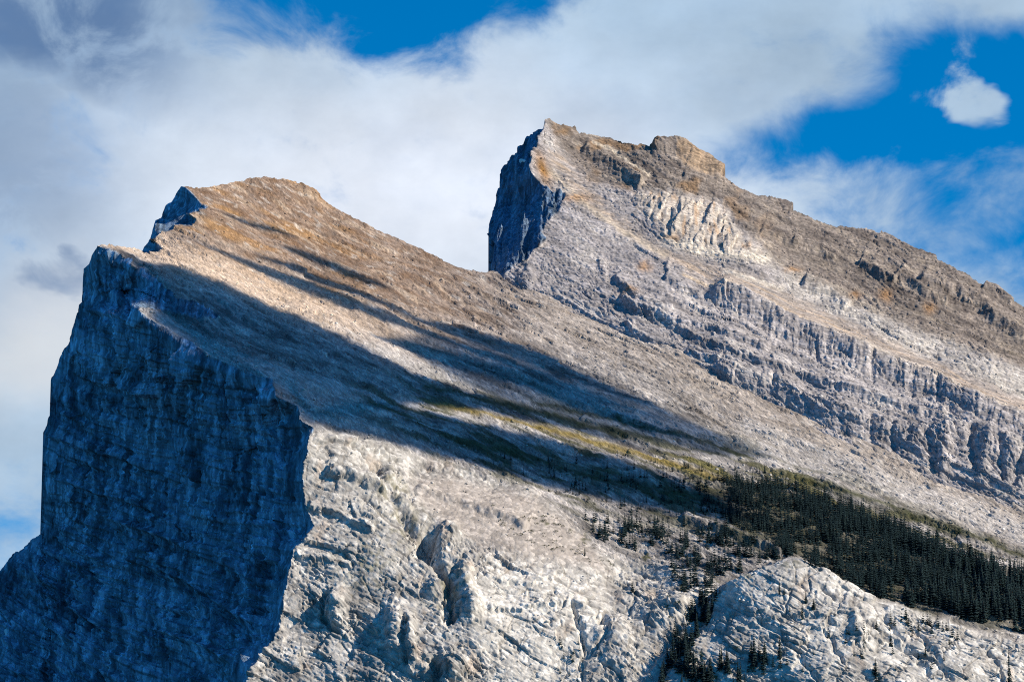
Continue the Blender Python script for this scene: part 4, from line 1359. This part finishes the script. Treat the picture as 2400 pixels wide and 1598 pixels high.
def in_poly(poly, u, v):
    c = False
    n = len(poly)
    for i in range(n):
        ax, ay = poly[i]
        bx, by = poly[(i + 1) % n]
        if (ay > v) != (by > v) and u < (bx - ax) * (v - ay) / (by - ay) + ax:
            c = not c
    return c


trees = []          # (u, v, height px, label, group)


def scatter(poly, n, lo, hi, label, group, dens=None, seed=0):
    us = [p[0] for p in poly]
    vs = [p[1] for p in poly]
    k = 0
    tries = 0
    while k < n and tries < n * 60:
        tries += 1
        u = rng.uniform(min(us), max(us))
        v = rng.uniform(min(vs), max(vs))
        if not in_poly(poly, u, v):
            continue
        if dens is not None and rng.random() > dens(u, v):
            continue
        trees.append((u, v, rng.uniform(lo, hi) * (0.75 + 0.5 * rng.random()), label, group))
        k += 1


def clump(seed, su, sv, lo, hi):
    def f(u, v):
        return float(sstep(lo, hi, gnoise(np.array([u / su]), np.array([v / sv]), seed))[0])
    return f


# dense forest, larger trees to the lower right
k = 0
while k < 3600:
    u = rng.uniform(1630, 2430)
    v = rng.uniform(1125, 1510)
    if not in_poly(FOREST, u, v):
        continue
    n_ = float(gnoise(np.array([u / 55.0]), np.array([v / 26.0]), 201)[0])
    low_edge = (v - (1195 + 0.36 * (u - 1660)))      # gaps of bare rock along the lower border
    if n_ > 0.40 and rng.random() < 0.7:
        continue
    if low_edge > -70 and n_ > -0.1 and rng.random() < 0.75:
        continue
    s_ = 25 + 26 * (u - 1640) / 760.0
    mid_ = (v - (1125 + 0.33 * (u - 1640))) / 95.0
    if mid_ < 0.45:
        lab_ = 'at the upper edge of the dense forest'
    elif mid_ > 1.05:
        lab_ = 'at the rocky lower edge of the dense forest'
    else:
        lab_ = 'deep inside the dense forest'
    sec_ = 'its thin tip' if u < 1850 else ('its middle' if u < 2130 else 'its tall end')
    size_ = 'young short' if s_ < 33 else 'tall dark'
    trees.append((u, v, s_ * (0.45 + 0.95 * rng.random() ** 0.8), '%s spruce %s, in %s' % (size_, lab_, sec_), 'spruces of the dense forest, ' + lab_[:12].strip() + ', ' + sec_))
    k += 1
scatter([(1480, 1075), (1640, 1085), (1800, 1105), (1960, 1165), (2100, 1225), (2250, 1290), (2060, 1225), (1860, 1140), (1640, 1130)], 150, 9, 20,
        'small spruce on the yellow meadow above the dense forest', 'spruces on the meadow', clump(211, 40, 14, -0.2, 0.3))
scatter([(1120, 1070), (1300, 1075), (1500, 1105), (1640, 1130), (1680, 1230), (1560, 1230), (1380, 1180), (1200, 1120)], 190, 11, 26,
        'small scattered spruce on the streaked turf beside the forest', 'scattered spruces on the turf', clump(212, 60, 18, -0.25, 0.35))
scatter([(1900, 1120), (2100, 1190), (2400, 1290), (2400, 1330), (2200, 1255), (2000, 1170)], 26, 8, 22, 'lone spruce on grey scree above the forest', 'spruces on the scree above the forest')
scatter([(1370, 1215), (1450, 1225), (1560, 1235), (1620, 1270), (1600, 1300), (1500, 1285), (1400, 1265)], 130, 24, 42,
        'spruce in the thicket above the bluish rock bowl', 'spruces above the rock bowl', clump(213, 34, 20, -0.2, 0.25))
scatter([(1600, 1225), (1680, 1240), (1780, 1280), (1830, 1310), (1740, 1310), (1650, 1285)], 120, 24, 42,
        'spruce in the row behind the rounded rock dome', 'spruces behind the rock dome', clump(214, 40, 20, -0.3, 0.2))
scatter([(1560, 1290), (1640, 1300), (1740, 1325), (1800, 1318), (1700, 1350), (1640, 1390), (1590, 1400), (1570, 1340)], 120, 26, 46,
        'spruce at the head of the scree gully', 'spruces at the gully head', clump(215, 34, 22, -0.25, 0.2))
scatter([(1650, 1385), (1690, 1385), (1660, 1450), (1620, 1520), (1590, 1560), (1570, 1500), (1610, 1440)], 110, 28, 50,
        'spruce crowding the right wall of the scree gully', 'spruces along the gully wall', clump(216, 30, 26, -0.3, 0.2))
scatter([(1555, 1520), (1600, 1525), (1640, 1540), (1720, 1560), (1800, 1590), (1800, 1640), (1530, 1640)], 60, 40, 66,
        'tall spruce in the stand at the foot of the dome', 'spruces at the foot of the dome', clump(217, 40, 40, -0.35, 0.1))
scatter([(1745, 1535), (1800, 1525), (1840, 1540), (1845, 1570), (1790, 1580), (1750, 1570)], 16, 40, 62,
        'tall spruce in the small clump on the dome', 'spruces in the clump on the dome')
scatter([(1840, 1420), (2060, 1450), (2300, 1500), (2380, 1598), (2250, 1620), (1900, 1600), (1840, 1540)], 48, 14, 34,
        'stunted spruce rooted in a crack of the white dome', 'stunted spruces on the dome', clump(218, 60, 40, -0.1, 0.4))
scatter([(1290, 1500), (1360, 1500), (1400, 1560), (1400, 1620), (1290, 1620)], 20, 12, 30, 'short spruce in the vegetated crack of the white slabs', 'spruces in the slab crack')
scatter([(2080, 1440), (2180, 1450), (2230, 1475), (2160, 1480), (2100, 1465)], 22, 24, 40, 'spruce in the notch on the far side of the dome', 'spruces in the dome notch')
# trees one can single out
HERO = [(1765, 1556, 92, 'tallest thin spire of spruce, rising from the clump on the dome'),
        (1826, 1392, 36, 'larger of two neighbouring spruces standing alone near the top of the dome'),
        (1838, 1394, 24, 'smaller of two neighbouring spruces standing alone near the top of the dome'),
        (1888, 1410, 30, 'lone spruce on the white rock right of the dome summit'),
        (1880, 1445, 46, 'slender spruce growing from a ledge on the dome face'),
        (1906, 1428, 26, 'bushy low spruce on the upper right of the dome'),
        (2054, 1470, 28, 'lone spruce leaning at the edge of the dome shoulder'),
        (2092, 1500, 32, 'dark bushy spruce in a cleft right of the dome'),
        (2168, 1535, 28, 'small pointed spruce alone on pale slabs lower right'),
        (2052, 1580, 42, 'bushy dark spruce alone low on the dome'),
        (2366, 1600, 82, 'tall bare spire of spruce at the lower right corner'),
        (1847, 1136, 26, 'single dark spruce standing clear above the forest on the meadow'),
        (2196, 1262, 40, 'biggest spruce poking above the upper edge of the dense forest'),
        (2230, 1255, 26, 'spruce on grey scree just above the biggest forest-edge spruce'),
        (1480, 1400, 28, 'dark bush-like spruce on a knob in the bluish rock bowl'),
        (1370, 1300, 22, 'lone dark spruce on the tan scree left of the thicket')]
for u, v, s_, lab in HERO:
    trees.append((u, v, s_, lab, None))

# the 300 that show largest are trees of their own, the rest is one mass
order = sorted(range(len(trees)), key=lambda i: -(trees[i][2] + (1000 if trees[i][4] is None else 0) + (0.06 * (trees[i][1] - 1300))))
single = set(order[:300])
bulk_v, bulk_f = [], []
nv = 0
for i, (u, v, px, lab, grp) in enumerate(trees):
    p, _, _ = on_front(u, v)
    hgt = px * K * np.linalg.norm(p - CAM)
    rot = rng.uniform(0, 6.283)
    if i in single:
        k = rng.randrange(6)
        e = bpy.data.objects.new('spruce_tree', None)
        e.location = p
        e.rotation_euler = (rng.uniform(-0.03, 0.03), rng.uniform(-0.03, 0.03), rot)
        wd = rng.uniform(0.85, 1.2)
        if 'thin spire' in lab or 'bare spire' in lab:
            wd = 0.62
        if 'bushy' in lab or 'bush-like' in lab:
            wd = 1.7
        e.scale = (hgt * wd, hgt * wd, hgt)
        COL.objects.link(e)
        tag(e, lab, 'tree', grp)
        for nm, me in (('crown', PROTO[k][0]), ('trunk', PROTO[k][1])):
            c = bpy.data.objects.new(nm, me)
            c.parent = e
            COL.objects.link(c)
    else:
        cv, cf, tv, tf = SIMPLE[rng.randrange(4)]
        c, s = math.cos(rot), math.sin(rot)
        wd = hgt * rng.uniform(0.9, 1.25)
        q = np.empty_like(cv)
        q[:, 0] = (cv[:, 0] * c - cv[:, 1] * s) * wd
        q[:, 1] = (cv[:, 0] * s + cv[:, 1] * c) * wd
        q[:, 2] = cv[:, 2] * hgt
        bulk_v.append(q + p)
        bulk_f.append(cf + nv)
        nv += len(cv)
fo = mesh_from('conifer_forest', np.vstack(bulk_v), np.vstack(bulk_f), M_NEEDLE)
tag(fo, 'dense dark spruce forest covering the lower right slope', 'forest', kind='stuff')


# ------------------------------------------------------------------ loose rock debris
def debris(name, n, cols, Pg, Cg, weight, lo, hi, label, seed, stretch=None):
    """many small angular stones, one mass"""
    r = np.random.RandomState(seed)
    hh, ww = Cg.shape[:2]
    I = r.randint(2, hh - 2, n * 4)
    J = r.randint(2, ww - 2, n * 4)
    ok = r.rand(n * 4) < weight[I, J]
    I, J = I[ok][:n], J[ok][:n]
    n = len(I)
    p = Pg[I, J]
    size = lo + (hi - lo) * r.rand(n) ** 3
    base = np.array([(1, 0, 0), (0, 1, 0), (-1, 0, 0), (0, -1, 0), (0, 0, 1), (0, 0, -0.6)], float)
    v = base[None] * (0.6 + 0.7 * r.rand(n, 6, 1)) + (r.rand(n, 6, 3) - 0.5) * 0.5
    a = r.rand(n) * 6.283
    c, s_ = np.cos(a), np.sin(a)
    x = v[..., 0] * c[:, None] - v[..., 1] * s_[:, None]
    y = v[..., 0] * s_[:, None] + v[..., 1] * c[:, None]
    v = np.stack([x, y, v[..., 2] * 0.75], -1) * size[:, None, None] + p[:, None]
    tri = np.array([(0, 1, 4), (1, 2, 4), (2, 3, 4), (3, 0, 4), (1, 0, 5), (2, 1, 5), (3, 2, 5), (0, 3, 5)])
    f = (np.arange(n) * 6)[:, None, None] + tri[None]
    col = Cg[I, J] * (0.8 + 0.9 * r.rand(n, 1)) + 0.03
    col = np.repeat(np.clip(col, 0.04, 0.62)[:, None], 6, 1)
    o = mesh_from(name, v.reshape(-1, 3), f.reshape(-1, 3), M_DEBRIS, None, False, col.reshape(-1, 3))
    return tag(o, label, 'rocks', kind='stuff')


M_DEBRIS = rock_material('loose stones', [((1, 0, 0), 4), ((0, 1, 0), 4), ((0, 0, 1), 4)], 0.3, 0.4, 0.6)
_ac = FV - (0.52 * FU - 5.0e-5 * FU * FU)
wt = (1 - FM_CL) * (1 - 0.75 * FM_BU) * sstep(-0.1, 0.5, fbm(FU / 120, _ac / 16, 3, 401)) * (FC[..., 1] > 0.09)
debris('scree', 13000, Fcols, FP, FC, wt, 0.8, 3.4, 'loose stones strewn in streaks down the bare front slope', 5)
wt = (1 - SM_CL) * sstep(-0.2, 0.5, fbm(SU / 90, (SV - 0.47 * SU) / 18, 3, 402)) * (0.4 + 0.6 * sstep(0, 25, SV - np.asarray(Svt)[None]))
debris('scree', 7000, Scols, SP, SC, wt, 0.7, 2.8, 'loose stones strewn over the slopes of the second peak', 6)


# ------------------------------------------------------------------ low shrubs, loose boulders, snow
def lump_mesh(seed, flat, leafy=False):
    rnd = random.Random(seed)
    v, f = [], []
    if leafy:
        for q in range(46):
            a = rnd.uniform(0, 6.283)
            z = rnd.random()
            r = math.sqrt(max(0, 1 - z * z)) * rnd.uniform(0.5, 1.05)
            c = np.array((r * math.cos(a), r * math.sin(a), z * flat * rnd.uniform(0.7, 1.1)))
            d1 = np.array([rnd.uniform(-1, 1) for _ in range(3)]) * 0.28
            d2 = np.array([rnd.uniform(-1, 1) for _ in range(3)]) * 0.28
            i = len(v)
            v += [c, c + d1, c + d2]
            f.append((i, i + 1, i + 2))
        return np.array(v), np.array(f)
    rings, seg = 4, 7
    v.append((0, 0, flat * rnd.uniform(0.8, 1.1)))
    for r in range(1, rings + 1):
        th = math.pi * 0.62 * r / rings
        for s_ in range(seg):
            a = 6.283 * s_ / seg + 0.4 * r
            k = rnd.uniform(0.72, 1.15)
            v.append((math.sin(th) * math.cos(a) * k, math.sin(th) * math.sin(a) * k * 0.8, math.cos(th) * flat * k))
    for s_ in range(seg):
        f.append((0, 1 + s_, 1 + (s_ + 1) % seg))
    for r in range(rings - 1):
        for s_ in range(seg):
            a = 1 + r * seg + s_
            b = 1 + r * seg + (s_ + 1) % seg
            f += [(a, a + seg, b + seg), (a, b + seg, b)]
    return np.array(v), np.array(f)


def strew(name, protos, mat, spots, label, cat, group):
    ms = []
    for v_, f_ in protos:
        o = mesh_from(name, v_, f_, mat)
        ms.append(o.data)
        bpy.data.objects.remove(o)
    for (u, v, px) in spots:
        p, _, _ = on_front(u, v)
        s_ = px * K * np.linalg.norm(p - CAM) * 0.5
        o = bpy.data.objects.new(name, rng.choice(ms))
        o.location = p
        o.rotation_euler = (rng.uniform(-0.15, 0.15), rng.uniform(-0.15, 0.15), rng.uniform(0, 6.28))
        o.scale = (s_ * rng.uniform(0.8, 1.3), s_ * rng.uniform(0.8, 1.3), s_)
        COL.objects.link(o)
        tag(o, label, cat, group)


def spots(poly, n, lo, hi):
    out = []
    us = [p[0] for p in poly]
    vs = [p[1] for p in poly]
    while len(out) < n:
        u = rng.uniform(min(us), max(us))
        v = rng.uniform(min(vs), max(vs))
        if in_poly(poly, u, v):
            out.append((u, v, rng.uniform(lo, hi)))
    return out


SHR = [lump_mesh(400 + k, 0.55, True) for k in range(4)]
BOU = [lump_mesh(500 + k, 0.75) for k in range(5)]
strew('juniper_shrub', SHR, M_SHRUB, spots([(1130, 1190), (1300, 1210), (1400, 1270), (1450, 1330), (1350, 1310), (1220, 1260)], 70, 7, 15),
      'low dark green juniper mat on the tan scree of the buttress', 'shrub', 'junipers on the tan scree')
strew('juniper_shrub', SHR, M_SHRUB, spots([(1570, 1420), (1640, 1440), (1640, 1500), (1580, 1598), (1540, 1598)], 40, 9, 18),
      'low green juniper beside the scree gully', 'shrub', 'junipers beside the gully')
strew('boulder', BOU, M_BOULD, spots([(1660, 1075), (1780, 1095), (1880, 1130), (1860, 1150), (1760, 1130), (1680, 1105)], 45, 5, 11),
      'pale limestone boulder on the yellow meadow above the forest', 'boulder', 'boulders on the meadow')
strew('boulder', BOU, M_BOULD, spots([(700, 640), (1100, 760), (1350, 850), (1600, 940), (1500, 960), (1200, 860), (900, 760)], 60, 4, 8),
      'grey boulder strewn on the bare streaked slope', 'boulder', 'boulders on the bare slope')


def snow_patch(P, i0, i1, j0, j1, shape, label):
    """a thin wedge of old snow lying on the rock"""
    sub = P[i0:i1, j0:j1]
    hh, ww = sub.shape[:2]
    sub = blur(sub, 3)
    yy, xx = np.mgrid[0:hh, 0:ww]
    m = shape(xx / (ww - 1.0), yy / (hh - 1.0))
    n = grid_normals(sub)
    n = blur(n, 3)
    v = sub + n * (-6 + 12 * np.clip(m, -0.5, 1))[..., None]
    o = mesh_from('snow_patch', v.reshape(-1, 3), grid_faces(hh, ww), M_SNOW, None, True)
    tag(o, label, 'snow')
    return o


def wedge(cx, cy, rx, ry, rot):
    c, s = math.cos(rot), math.sin(rot)

    def f(x, y):
        a = ((x - cx) * c + (y - cy) * s) / rx
        b = (-(x - cx) * s + (y - cy) * c) / ry
        return 1 - (np.abs(a) ** 1.5 + np.abs(b) ** 1.5) * 1.6
    return f


def idx(cols, Vg, u0, u1, v0, v1):
    j0, j1 = np.searchsorted(cols, u0), np.searchsorted(cols, u1)
    jm = (j0 + j1) // 2
    return np.searchsorted(Vg[:, jm], v0), np.searchsorted(Vg[:, jm], v1), j0, j1


snow_patch(SP, *idx(Scols, SV, 1212, 1240, 366, 390), wedge(0.5, 0.5, 0.5, 0.22, 0.7), 'small white snow wedge high on the dark cliff of the second peak')
snow_patch(FP, *idx(Fcols, FV, 2, 28, 1460, 1505), wedge(0.5, 0.5, 0.5, 0.2, -1.0), 'narrow white snow streak low on the dark blue cliff')
